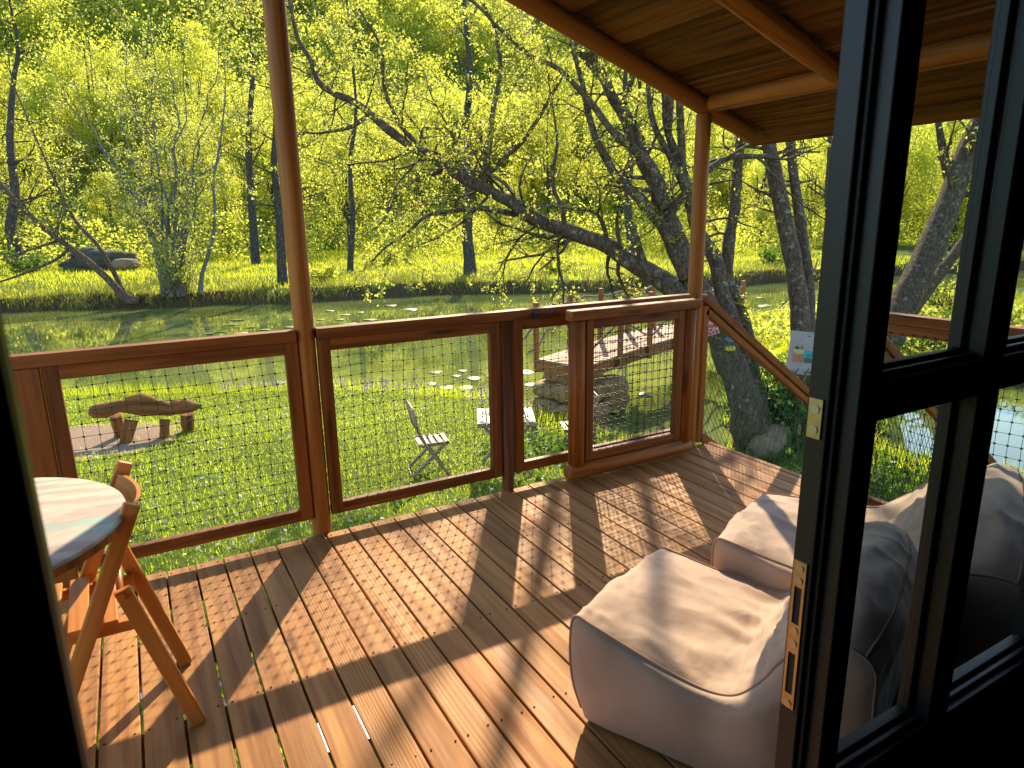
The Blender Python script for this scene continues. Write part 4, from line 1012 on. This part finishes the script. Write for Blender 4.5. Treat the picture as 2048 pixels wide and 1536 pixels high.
# willows on the far bank ---------------------------------
g5 = ground_at(352, 588); d5 = float(ROT[2] @ (g5 - CAM))
T = Tree(31); OF = dict(dens=[1.5, 1.6, 0], seg=.4, curl=.08, trop=(0, 0, .02), leafstep=.042, lj=.05, leafall=True, rmin=.006, lr=(.3, .55))
fan = [(215, 180), (250, 130), (285, 250), (150, 250), (305, 90), (330, 200), (345, 120), (380, 160), (410, 240), (440, 110), (470, 220), (370, 300), (300, 330), (190, 330), (420, 340), (120, 180)]
for i, (u, v) in enumerate(fan):
    dd = d5 + T.r.uniform(-2.5, 2.0); p1 = dep(u, v, dd); p0 = g5 + np.array([T.r.uniform(-.5, .5), T.r.uniform(-.3, .3), -.1]); mid = p0 * .5 + p1 * .5 + np.array([(352 - u) * .002, 0, .6])
    l_ = smooth_line([p0, p0 * .75 + mid * .25 + np.array([0, 0, .2]), mid, p1], 8); l_ = l_ + np.array([[mnoise.noise(Vector(p) * .8 + Vector((q_ + i, 0, 0))) for q_ in (0, 31, 67)] for p in l_]) * (.45 * np.linspace(0, 1, len(l_)))[:, None]; r_ = np.linspace(.12 if i % 3 == 0 else .075, .016, len(l_)); T.grow(l_[-1], l_[-1] - l_[-3], 2.2, .016, 0, 2, OF); T.line(l_, r_); T.twigs_on(l_, r_, OF, 1.5, 2.1, 2, .3, .22)
for i in range(26):
    p0 = g5 + np.array([T.r.uniform(-.6, .6), T.r.uniform(-.4, .4), 0]); T.grow(p0, (T.r.normal(0, .3), T.r.normal(0, .3), 1), T.r.uniform(1.2, 3), .02, 1, 2, OF)
tree_obj(T, tuple(g5), 'pollard_willow', 'bushy grey willow fanning out in many stems on the far bank', 'tree', M['bark_grey'], M['leaf_grey'], (.085, .05), split=.04)
g6 = ground_at(282, 600); d6 = float(ROT[2] @ (g6 - CAM))
simple_tree(32, g6, [(stem([(255, 600), (225, 568), (185, 530), (140, 495), (95, 462), (40, 410), (-30, 330), (-90, 240)], d6, d6 - 1.5, g6), .17, .06),
                     (stem([(252, 590), (228, 545), (195, 490), (150, 440), (110, 360), (60, 250)], d6, d6 + .5, g6), .12, .04),
                     (stem([(140, 495), (110, 520), (40, 550), (-20, 570)], d6 - .5, d6 - 2), .07, .03),
                     (stem([(120, 480), (60, 500), (0, 520)], d6 - .5, d6 - 2), .06, .02)],
            'leaning_bank_tree', 'half-bare grey tree leaning left from the far bank over the water', M['bark'], M['leaf_grey'], dict(OF, leafstep=.16), 1.6, 2.2, leaf=(.085, .05), split=.04)
g7 = ground_at(400, 588); d7 = float(ROT[2] @ (g7 - CAM))
simple_tree(33, g7, [(stem([(403, 560), (408, 535), (425, 480), (430, 420), (427, 360), (440, 290), (450, 200)], d7, d7, g7), .10, .03)],
            'thin_birch', 'thin crooked pale sapling right of the bushy willow on the far bank', M['bark_grey'], M['leaf_far'], dict(OF, leafstep=.06), 1.5, 1.6, leaf=(.085, .055))
def trunk_tree(seed, u, v, px, r, label, lf='leaf_far', name='far_bank_tree', dens=1.2, L=3.0):
    g = ground_at(u, v); d_ = float(ROT[2] @ (g - CAM))
    return simple_tree(seed, g, [(stem(px, d_, d_, g), r, r * .35)], name, label, M['bark_dark'], M[lf], dict(OF, leafstep=.065), dens, L, leaf=(.12, .08), group=None)
trunk_tree(41, 513, 532, [(510, 500), (506, 440), (500, 360), (498, 260), (505, 150), (500, 40)], .30, 'straight dark trunk on the far lawn left of the left porch post')
trunk_tree(42, 566, 592, [(565, 560), (562, 500), (558, 420), (548, 330), (552, 230), (545, 100)], .26, 'ivy-clad trunk at the far water edge just behind the left porch post', dens=1.4)
trunk_tree(43, 940, 550, [(938, 510), (934, 460), (938, 380), (930, 280), (940, 150), (930, 30)], .34, 'grey trunk on the far lawn in the middle, under the leaning limb')
trunk_tree(44, 38, 532, [(30, 490), (22, 450), (30, 380), (20, 280), (28, 150)], .42, 'stout trunk on the far lawn at the left edge')
trunk_tree(45, 700, 545, [(702, 500), (706, 430), (700, 330), (712, 220), (700, 80)], .18, 'slim trunk on the far lawn between the porch posts')
trunk_tree(46, 1260, 530, [(1262, 480), (1255, 400), (1262, 300), (1250, 180), (1260, 60)], .28, 'trunk on the far lawn behind the willow stems')
trunk_tree(47, 1660, 520, [(1662, 470), (1655, 390), (1660, 280), (1650, 160)], .26, 'trunk on the far lawn behind the twin-stemmed tree')

# forest on the slope ---------------------------------
def crown_mesh(seed, n, R_, H, l):
    rng = np.random.default_rng(seed)
    # lumps of clusters on an uneven envelope
    k = 46; c = rng.normal(0, 1, (k, 3)); c /= np.linalg.norm(c, axis=1)[:, None]; c *= (rng.uniform(.35, 1, k) ** .6)[:, None]
    c[:, 0] *= R_; c[:, 1] *= R_; c[:, 2] = c[:, 2] * H * .5 + H * .55
    idx = rng.integers(0, k, n); sg = rng.uniform(.10, .26, k) * R_
    P = c[idx] + rng.normal(0, 1, (n, 3)) * sg[idx][:, None]
    P = P[P[:, 2] > .3]
    V, F = leaves_np(P, rng, l, l * .62)
    # trunk and main limbs
    lines = [(np.array([(0, 0, -.6), (0.1, 0, H * .25), (-.1, .1, H * .6), (0, 0, H * .95)]), np.array([.22, .17, .1, .03]))]
    for q in c[:16]: lines.append((np.array([(0, 0, H * .2), q * .5 + np.array([0, 0, H * .12]), q]), np.array([.08, .05, .02])))
    tv, tf = tubes_np(lines, 6)
    return V, F, tv, tf
FOREST = []
for k in range(5):
    V, F, tv, tf = crown_mesh(60 + k, 13000, [3.0, 3.6, 2.4, 3.2, 2.7][k], [10, 11.5, 9, 12, 8.5][k], .165)
    FOREST.append((fast_mesh('crown', V, [F]), fast_mesh('trunk', tv, [tf], smooth=True)))
    FOREST[-1][0].materials.append(M['leaf_far']); FOREST[-1][1].materials.append(M['bark_dark'])
rngF = np.random.default_rng(5)
def forest_tree(x, y, k, sc, label, group):
    root = empty('forest_tree', (x, y, hz(x, y)), label, 'tree', group); root.scale = (sc, sc, sc * rngF.uniform(.9, 1.2)); root.rotation_euler = (0, 0, rngF.uniform(0, 6.28))
    for nm, me in (('crown', FOREST[k][0]), ('trunk', FOREST[k][1])):
        o = bpy.data.objects.new(nm, me); COL.objects.link(o); o.parent = root
cnt = 0
for row, (yy, n) in enumerate(((55, 8), (63, 12), (72, 16), (82, 20))):
    for i in range(n):
        ang = R(-8 + 84 * (i + .5 + rngF.uniform(-.35, .35)) / n); rr = yy * rngF.uniform(.95, 1.08)
        x = CAM[0] + rr * math.sin(ang); y = CAM[1] + rr * math.cos(ang)
        if y < midline(x) + 16 : y = midline(x) + 16 + rngF.uniform(0, 4)
        forest_tree(x, y, int(rngF.integers(0, 5)), rngF.uniform(.55, .8) + .15 * row, 'yellow-green leafy tree of the wood rising behind the far lawn', 'trees of the wood behind the far lawn'); cnt += 1
# the far-off wood on the hillside reads as one mass
Vs = []; Fs = []; b0 = 0
for i in range(900):
    ang = R(-14 + 100 * rngF.random()); rr = 86 + 110 * rngF.random() ** 1.1 ; x = CAM[0] + rr * math.sin(ang); y = CAM[1] + rr * math.cos(ang)
    if y < midline(x) + 24: continue
    R_ = rngF.uniform(2.5, 4.4); H = rngF.uniform(7, 12); n = 1150; z0 = hz(x, y)
    c = rngF.normal(0, 1, (22, 3)); c /= np.linalg.norm(c, axis=1)[:, None]; c *= np.array([R_, R_, H * .5]) * .8; c[:, 2] += H * .5
    P = c[rngF.integers(0, 22, n)] + rngF.normal(0, .2 * R_, (n, 3)) + np.array([x, y, z0])
    V, F = leaves_np(P, rngF, .40, .28); Vs.append(V); Fs.append(F + b0); b0 += len(V)
wood_ = link_mesh('hillside_wood', fast_mesh('hillside_wood', np.concatenate(Vs), [np.concatenate(Fs)]), M['leaf_far'])
tag(wood_, 'sunlit yellow-green wood covering the hillside far behind the pond', 'wood', kind='stuff')

nU = 130000; aU = R(-12) + R(92) * rngF.random(nU); rU = rngF.uniform(47, 74, nU); PU = np.column_stack([CAM[0] + rU * np.sin(aU), CAM[1] + rU * np.cos(aU)])
PU = PU[(PU[:, 1] > midline(PU[:, 0]) + 15)]; PU = PU[vnoise(PU[:, 0], PU[:, 1], .35, 41) > .3]
V, F = leaves_np(np.column_stack([PU, height(PU) + rngF.random(len(PU)) ** 1.4 * 2.6 * (.4 + vnoise(PU[:, 0], PU[:, 1], .3, 43))]), rngF, .18, .12)
tag(link_mesh('wood_undergrowth', fast_mesh('wood_undergrowth', V, [F]), M['leaf_far']), 'leafy undergrowth along the edge of the wood behind the far lawn', 'undergrowth', kind='stuff')
# shrubs on the far lawn
def shrub(x, y, r, h, n, lf, label, name='shrub', leaf=(.12, .07), seed=0, group=None, z=None):
    T = Tree(seed + 500); z = hz(x, y) if z is None else z
    for i in range(n):
        a = T.r.uniform(0, 6.28); T.grow((x + math.cos(a) * r * .15, y + math.sin(a) * r * .15, z - .05), (math.cos(a) * r / h, math.sin(a) * r / h, 1), h * T.r.uniform(.7, 1.1), .02, 0, 1, dict(dens=[3 / h * 2.0, 0], seg=h / 6, curl=.12, leafstep=leaf[0] * .55, lj=leaf[0] * .6, leafall=True, rmin=.004))
    return tree_obj(T, (x, y, z), name, label, 'shrub', M['bark_dark'], M[lf], leaf, group, split=.018, nside=5)
for i, (u, v, r, h, lab) in enumerate(((60, 545, 1.2, 1.2, 'low dark green shrub at the left edge of the far bank'), (640, 560, 1.0, .9, 'low shrub on the far bank right of the left porch post'), (1120, 545, 1.3, 1.2, 'leafy shrub on the far bank behind the leaning limb'),
                                       (1560, 530, 1.4, 1.3, 'dark leafy shrub on the far bank left of the twin-stemmed tree'), (760, 530, 1.5, 1.6, 'rounded shrub on the far lawn in the middle'))):
    g = ground_at(u, v); shrub(g[0], g[1], r, h, 16, 'leaf_dark' if i in (0, 3) else 'leaf_far', lab, seed=i, leaf=(.16, .10))
gb = ground_at(1905, 640); shrub(gb[0], gb[1], .9, 1.5, 22, 'leaf_grey', 'pale yellow bush in bloom on the spit behind the door glass', 'yellow_bush', (.10, .06), 9)
# ivy and brambles at the foot of the big willow
for i, (u, v, r, h, lab) in enumerate(((1545, 850, .30, .55, 'climbing ivy clump against the willow foot'), (1500, 790, .28, .5, 'ivy growing up the willow trunk'), (1580, 800, .4, .8, 'leafy bramble between the willow and the twin-stemmed tree'), (1530, 740, .35, .7, 'bramble behind the handrail'), (1830, 720, .6, .8, 'dark leafy bush under the side railing top'))):
    g = ground_at(u, 880 if v > 700 and u < 1600 else v); 
    shrub(g[0], g[1], r, h * (1.0 + (880 - v) / 160 if u < 1600 else 1), 16, 'leaf_dark', lab, 'bramble' if 'ramble' in lab else 'ivy_clump', (.075, .06), 20 + i)

# ------------------------------------------------------------------ grass, flowers, lily pads
def scatter(n, rng, xr, yr, keep):
    P = np.stack([rng.uniform(*xr, n), rng.uniform(*yr, n)], 1); return P[keep(P)]
def blades(name, P, rng, hmin, hmax, wid, lean, mats, label, cat):
    n = len(P); z = height(P); h = rng.uniform(hmin, hmax, n); a = rng.uniform(0, 6.28, n); la = rng.uniform(0, 6.28, n); ll = rng.uniform(.1, lean, n) * h
    base = np.column_stack([P, z - .01]); sd_ = np.column_stack([np.cos(a), np.sin(a), np.zeros(n)]) * (wid * rng.uniform(.6, 1.3, n))[:, None]
    ln_ = np.column_stack([np.cos(la) * ll, np.sin(la) * ll, h])
    V = np.stack([base - sd_, base + sd_, base + ln_ * np.array([.45, .45, .62]) + sd_ * .7, base + ln_ * np.array([.45, .45, .62]) - sd_ * .7, base + ln_], 1).reshape(-1, 3)
    i = np.arange(n)[:, None] * 5
    Q = i + np.array([[0, 1, 2, 3]]); Tt = i + np.array([[3, 2, 4]])
    o = link_mesh(name, fast_mesh(name, V, [Q, Tt]), mats); return tag(o, label, cat, kind='stuff')
M['grass'] = leafmat('lawn_grass', (0.045, 0.085, 0.006), (0.23, 0.28, 0.022), (0.80, 0.95, 0.05), .6, .5, .55, .25)
M['grassfar'] = leafmat('far_grass', (0.09, 0.13, 0.010), (0.20, 0.24, 0.02), (0.86, 0.92, 0.05), .64, .4, .55, .25)
M['reed'] = leafmat('reed_grass', (0.10, 0.11, 0.02), (0.26, 0.22, 0.08), (0.45, 0.46, 0.08), .45, .8)
rngG = np.random.default_rng(77)
dirtd = lambda P: np.hypot(P[:, 0] + 1.75, P[:, 1] - 7.4) + (vnoise(P[:, 0], P[:, 1], 1.0, 9) - .3) * .8
under = lambda P: ~((P[:, 0] < 2.7) & (P[:, 1] < -0.1))
def keepnear(P):
    s = pond_sd(P); return (s > .12) & (P[:, 1] < midline(P[:, 0])) & ((dirtd(P) > 1.35) | (rngG.random(len(P)) < .03)) & under(P)
P1 = scatter(150000, rngG, (-4, 9), (-.3, 12), keepnear)
blades('lawn_grass', P1, rngG, .025, .075, .0035, .9, M['grass'], 'short sunlit lawn grass between the deck and the pond', 'grass')
def keepshore(P):
    s = pond_sd(P); return (s > .02) & (s < .55) & (P[:, 1] < midline(P[:, 0])) & (rngG.random(len(P)) < .9)
P2 = scatter(130000, rngG, (-6, 12), (1, 14), keepshore)
blades('shore_grass', P2, rngG, .10, .30, .005, .6, M['grass'], 'taller grass along the near water edge', 'grass')
def keepfar(P):
    s = pond_sd(P); return (s > .05) & (P[:, 1] > midline(P[:, 0]))
P3 = scatter(90000, rngG, (-14, 40), (17, 52), keepfar)
blades('far_grass', P3, rngG, .10, .26, .016, .8, M['grassfar'], 'grass of the far lawn beyond the pond', 'grass')
def keepreed(P):
    s = pond_sd(P); return (s > -.1) & (s < .7) & (P[:, 1] > midline(P[:, 0])) & (vnoise(P[:, 0], P[:, 1], .5, 5) > .22)
P4 = scatter(120000, rngG, (-12, 30), (16, 34), keepreed)
blades('bank_reeds', P4, rngG, .15, .62, .012, 1.0, M['reed'], 'dry reeds and sedge along the far bank', 'reeds')
def keepspit(P):
    s = pond_sd(P); return (s > .1) & (P[:, 1] < midline(P[:, 0])) 
P5 = scatter(60000, rngG, (7, 26), (0, 11.5), keepspit)
blades('spit_meadow', P5, rngG, .10, .35, .010, .8, M['grassfar'], 'bright meadow plants on the spit behind the willow', 'meadow')
# ground cover leaves under the willow and by the stairs
def keepivy(P):
    s = pond_sd(P); return (s > .1) & under(P)
P6 = scatter(16000, rngG, (3.0, 9.5), (-2.5, 4.5), keepivy); P6 = P6[vnoise(P6[:, 0], P6[:, 1], 1.2, 12) > .32]
V, F = leaves_np(np.column_stack([P6, height(P6) + rngG.uniform(.02, .16, len(P6))]), rngG, .06, .055, up=.6)
tag(link_mesh('ground_ivy', fast_mesh('ground_ivy', V, [F]), M['leaf_dark']), 'dark green ground ivy beside the stairs and the willow foot', 'ground cover', kind='stuff')
P7 = scatter(26000, rngG, (7, 20), (2.5, 11), keepspit); P7 = P7[vnoise(P7[:, 0], P7[:, 1], .9, 15) > .3]
V, F = leaves_np(np.column_stack([P7, height(P7) + rngG.uniform(.05, .40, len(P7))]), rngG, .10, .07)
tag(link_mesh('spit_herbs', fast_mesh('spit_herbs', V, [F]), M['leaf_willow']), 'leafy yellow-green herbs on the spit between willow and far pond', 'herbs', kind='stuff')
# daisies
def keepd(P): return keepnear(P) & (vnoise(P[:, 0], P[:, 1], .7, 21) > .38)
P8 = scatter(1500, rngG, (-1.5, 5.5), (.3, 8.5), keepd)
z8 = height(P8) + rngG.uniform(.05, .09, len(P8)); n = len(P8); nn = rngG.normal(0, .45, (n, 3)); nn[:, 2] = 1; nn /= np.linalg.norm(nn, axis=1)[:, None]
a = np.cross(nn, [0, 1, 0]); a /= np.linalg.norm(a, axis=1)[:, None]; b = np.cross(nn, a); C8 = np.column_stack([P8, z8]); rd = rngG.uniform(.012, .022, n)
ringv = [C8 + (a * math.cos(t) + b * math.sin(t)) * rd[:, None] * (1 if k % 2 else .72) for k, t in enumerate(np.arange(8) * math.pi / 4)]
V = np.stack(ringv, 1).reshape(-1, 3); F = np.arange(n * 8).reshape(-1, 8)
ringy = [C8 + nn * .004 + (a * math.cos(t) + b * math.sin(t)) * rd[:, None] * .33 for t in np.arange(4) * math.pi / 2]
V2 = np.stack(ringy, 1).reshape(-1, 3); F2 = np.arange(n * 4).reshape(-1, 4) + len(V)
tag(link_mesh('lawn_daisies', fast_mesh('lawn_daisies', np.concatenate([V, V2]), [F, F2], [0, 1]), [leafmat('daisy_petal', (.6, .6, .55), (.8, .8, .76), (.7, .7, .62), .35), plain('daisy_heart', (.6, .4, .03), .7)]), 'small white daisies scattered in the lawn', 'flowers', kind='stuff')
# purple flower spikes at the shore and on the spit
def keepp(P):
    s = pond_sd(P); return (s > .15) & (s < 1.1) & (P[:, 1] < midline(P[:, 0])) & (vnoise(P[:, 0], P[:, 1], .8, 31) > .45)
P9 = np.concatenate([scatter(2600, rngG, (0.5, 7), (5, 12), keepp), scatter(1800, rngG, (11, 24), (3, 9), keepspit), scatter(60, rngG, (-1, 1), (.2, 1.0), keepnear)])
Q = np.repeat(np.column_stack([P9, height(P9)]), 6, axis=0); Q[:, 2] += rngG.uniform(.08, .26, len(Q)); Q[:, :2] += rngG.normal(0, .012, (len(Q), 2))
V, F = leaves_np(Q, rngG, .03, .025); tag(link_mesh('purple_flowers', fast_mesh('purple_flowers', V, [F]), leafmat('purple_petal', (.16, .10, .30), (.30, .22, .45), (.4, .3, .55), .4)), 'small violet flower spikes along the water edge', 'flowers', kind='stuff')
# lily pads
def pad_mat():
    m, nt, p = new_mat('lily_pad'); geo = N(nt, 'ShaderNodeObjectInfo')
    nt.links.new(ramp(nt, geo.outputs['Random'], [(0, (0.10, 0.17, 0.03)), (1, (0.22, 0.26, 0.05))]), p.inputs['Base Color']); p.inputs['Roughness'].default_value = 0.4; p.inputs['Specular IOR Level'].default_value = 0.6; return m
PM = pad_mat(); mb = MB(); nseg = 18; vs = [(0, 0, 0.0)]
for i in range(nseg + 1):
    a_ = 0.18 + (2 * math.pi - .36) * i / nseg; rr = 1 + .04 * math.sin(5 * a_); vs.append((rr * math.cos(a_), rr * math.sin(a_), .02 * math.sin(3 * a_)))
vs2 = [(x, y, z - .02) for x, y, z in vs]
fs = [(0, i + 1, i + 2) for i in range(nseg)] + [(len(vs) + 0, len(vs) + i + 2, len(vs) + i + 1) for i in range(nseg)] + [(i + 1, len(vs) + i + 1, len(vs) + i + 2, i + 2) for i in range(nseg)]
pad0 = fast_mesh('lily_pad', np.array(vs + vs2), [np.array(fs[:2 * nseg]), np.array(fs[2 * nseg:])]); pad0.materials.append(PM)
pads = [(870, 745), (912, 752), (948, 757), (890, 775), (1000, 765), (930, 776), (862, 768), (985, 752), (1060, 770), (1052, 745), (925, 742), (560, 765), (575, 690), (640, 640), (690, 630), (612, 652), (720, 625), (660, 622), (700, 648), (625, 668), (740, 640), (590, 640), (460, 650), (440, 664), (500, 655), (420, 668), (480, 668), (530, 660), (475, 640), (1530, 612), (1560, 620), (1520, 596), (1510, 622), (1575, 606), (1545, 632), (1590, 626), (1330, 640), (1230, 760), (1285, 612), (1310, 606), (1220, 615), (1190, 610), (780, 612), (820, 620), (580, 655), (605, 628), (680, 640), (1290, 790), (1250, 700)]
rp = random.Random(9)
for i, (u, v) in enumerate(pads):
    p = onz(u, v, WATER)
    if pond_sd(p[None, :2])[0] > -0.12: continue
    o = bpy.data.objects.new('lily_pad', pad0); COL.objects.link(o); s = rp.uniform(.10, .20) * (1.35 if p[1] > 12 else 1)
    o.location = (p[0], p[1], WATER + .012 + i * .0003); o.scale = (s, s, s * .3); o.rotation_euler = (R(rp.uniform(-3, 3)), R(rp.uniform(-3, 3)), rp.uniform(0, 6.28))
    tag(o, 'round shiny lily pad floating on the pond', 'lily pad', 'lily pads floating on the pond')

# ------------------------------------------------------------------ things around the willow and far bank
def text_mesh(body, size, mat, name, parent, o, ux, uy, depth=.003):
    cu = bpy.data.curves.new(name, 'FONT'); cu.body = body; cu.size = size; cu.extrude = depth; cu.align_x = 'CENTER'; cu.align_y = 'CENTER'
    ob = bpy.data.objects.new(name, cu); COL.objects.link(ob); dg = bpy.context.evaluated_depsgraph_get(); me = bpy.data.meshes.new_from_object(ob.evaluated_get(dg)); bpy.data.objects.remove(ob)
    ux = Vector(ux).normalized(); uy = Vector(uy).normalized(); nz = ux.cross(uy); mt = Matrix((ux, uy, nz)).transposed().to_4x4(); mt.translation = Vector(o); me.transform(mt)
    me.materials.clear(); return link_mesh(name, me, mat, parent)
M['signred'] = plain('sign_red', (0.62, 0.10, 0.12), .5); M['signwhite'] = plain('sign_white', (0.78, 0.72, 0.66), .5); M['signgrey'] = plain('sign_grey_board', (0.36, 0.31, 0.27), .7, noise=.12, nscale=14)
dsg = 8.35
cs = Vector(dep(1419, 654, dsg)); right = Vector(ROT[0]); down = Vector(ROT[1])
sg = empty('warning_sign', tuple(cs), 'tilted red sign with white letters and a white edge by the willow trunk', 'sign')
nrm_ = Vector((-.55, -.83, 0)).normalized(); ux0 = nrm_.cross(Vector((0, 0, 1))).normalized() * -1; uy0 = Vector((0, 0, 1))
ca, sa = math.cos(R(17)), math.sin(R(17)); ux = ux0 * ca + uy0 * sa; uy = uy0 * ca - ux0 * sa; nrm_ = ux.cross(uy)
def quadbox(mb, c, ux, uy, nz, w, h, t): mb.bar(c - ux * w / 2, c + ux * w / 2, t, h, uy)
z0 = Vector((0, 0, 0))
mb = MB(); quadbox(mb, z0, ux, uy, nrm_, .205, .215, .006); mb.build('sign_edge', M['signwhite'], sg, local=True)
mb = MB(); quadbox(mb, nrm_ * .003, ux, uy, nrm_, .188, .198, .006); mb.build('sign_face', M['signred'], sg, local=True)
text_mesh('BAI', .085, M['signwhite'], 'lettering', sg, nrm_ * .007 + uy * .045, ux, uy, .0012)
text_mesh('NON', .085, M['signwhite'], 'lettering', sg, nrm_ * .007 - uy * .045, ux, uy, .0012)
cf = Vector(dep(1459, 690, 8.35)); bf = empty('bird_feeder', tuple(cf), 'tiny bird feeder with slate roof and yellow tray on the willow trunk', 'bird feeder')
mb = MB(); mb.bar((-.06, -.0, .06), (.06, 0, .06), .10, .015, (0, -.4, 1)); mb.bar((-.055, .03, .0), (.055, .03, .0), .012, .11, (0, 0, 1)); mb.build('roof', plain('slate_blue', (.07, .09, .11), .6), bf, local=True)
mb = MB(); mb.bar((-.055, -.01, -.04), (.055, -.01, -.04), .08, .045, (0, 0, 1)); mb.build('tray', plain('feeder_yellow', (.62, .50, .03), .5), bf, local=True)

# information board on a post
ci = Vector(dep(1613, 707, 8.75)); ib = empty('information_board', (ci[0], ci[1], hz(ci[0], ci[1])), 'weathered grey information board with a painted pond picture on a post', 'sign')
nz = Vector((-.60, -.80, 0.12)).normalized(); ux = Vector((0, 0, 1)).cross(nz).normalized(); uy = nz.cross(ux)
ux, uy = (ux * math.cos(R(-6)) + uy * math.sin(R(-6))), (uy * math.cos(R(-6)) - ux * math.sin(R(-6)))
oc = ci - Vector(ib.location); Wb, Hb = .46, .56
mb = MB(); mb.bar(oc - ux * Wb / 2, oc + ux * Wb / 2, .012, Hb, uy); mb.build('board', M['signgrey'], ib, local=True)
def patch(x0, x1, y0, y1, mt, name='picture', lift=.008, pts=None):
    mb = MB(); P = pts or [(x0, y0), (x1, y0), (x1, y1), (x0, y1)]
    V0 = [oc + ux * x + uy * y + nz * lift for x, y in P]; V1 = [oc + ux * x + uy * y + nz * (lift - .0025) for x, y in P]; k = len(P)
    mb.add(V0 + V1, [tuple(range(k)), tuple(range(2 * k - 1, k - 1, -1))] + [(i, i + k, (i + 1) % k + k, (i + 1) % k) for i in range(k)], [[(0, 0, 0)] * k] * 2 + [[(0, 0, 0)] * 4] * k)
    mb.build(name, mt, ib, local=True)
pc_ = lambda n, c: plain(n, c, .6, noise=.35, nscale=40)
patch(-.17, .19, -.12, .04, pc_('picture_teal', (.05, .30, .32)), lift=.0075)
patch(0, 0, 0, 0, pc_('picture_orange', (.42, .15, .06)), lift=.0105, pts=[(-.17, -.12), (-.02, -.12), (-.04, -.05), (-.08, -.02), (-.17, -.01)])
patch(0, 0, 0, 0, pc_('picture_yellow', (.48, .40, .16)), lift=.0105, pts=[(-.17, -.008), (-.08, -.018), (-.03, .0), (-.03, .045), (-.10, .06), (-.17, .05)])
patch(0, 0, 0, 0, pc_('picture_green', (.05, .12, .05)), lift=.0135, pts=[(-.02, -.12), (.19, -.12), (.19, -.085), (.10, -.075), (.02, -.045), (-.02, -.06)])
patch(.0, .19, -.035, -.002, pc_('picture_deep_teal', (.02, .22, .26)), lift=.0105)
patch(0, 0, 0, 0, pc_('picture_tree', (.03, .06, .03)), lift=.0135, pts=[(-.15, .045), (-.11, .045), (-.10, .065), (-.13, .085), (-.16, .07)])
patch(0, 0, 0, 0, pc_('picture_roof', (.36, .13, .06)), lift=.0135, pts=[(-.09, .05), (-.05, .05), (-.055, .085), (-.075, .095)])
patch(-.12, .0, .150, .160, pc_('text_green', (.25, .33, .22)), 'text_line'); 
for k in range(3): patch(-.13, .17 - .03 * k, .118 - .02 * k, .123 - .02 * k, pc_('text_grey', (.33, .30, .28)), 'text_line')
for yy in (.225, -.245): 
    mb = MB(); mb.disc(oc + uy * yy + nz * .006, .009, nz, 10, .004); mb.build('screw', M['screw'], ib, local=True)
mb = MB(); mb.bar(oc - nz * .10 + Vector((0, 0, .22)), Vector((oc[0] - nz[0] * .10, oc[1] - nz[1] * .10, -.15)), .07, .07, (0, 1, 0)); mb.build('post', M['slat'], ib, local=True)

# far bank: rock pile and a small garden table
gr = ground_at(212, 540)
rock('rock_mound', (gr[0] - .3, gr[1] + .5, gr[2] + .45), (1.7, .9, .75), .1, 8.8, 'dark mossy rock mound on the far lawn behind the leaning tree', 'darkrock', sub=5, boxy=.1, amp=.45)
ge = ground_at(252, 541)
rock('pale_boulder', (ge[0], ge[1] - .2, ge[2] + .35), (.75, .5, .36), -.3, 2.2, 'pale sunlit boulder at the right end of the dark rock mound', 'rock', boxy=.1)
gt = ground_at(1932, 524); ft = empty('garden_bench', (gt[0], gt[1], gt[2]), 'dark garden bench far away on the lawn beyond the pond', 'bench'); ft.rotation_euler = (0, 0, R(-35))
mb = MB(); mb.box((-.9, -.25, .42), (.9, .25, .48), axis=0); mb.build('seat', M['slat'], ft, local=True)
mb = MB(); mb.box((-.9, .22, .62), (.9, .28, .95), axis=0); mb.build('backrest', M['bark_dark'], ft, local=True)
for sx in (-.75, .75):
    for sy in (-.2, .2):
        mb = MB(); mb.box((sx - .04, sy - .04, -.05), (sx + .04, sy + .04, .42 if sy < 0 else .9), axis=2); mb.build('leg', M['bark_dark'], ft, local=True)
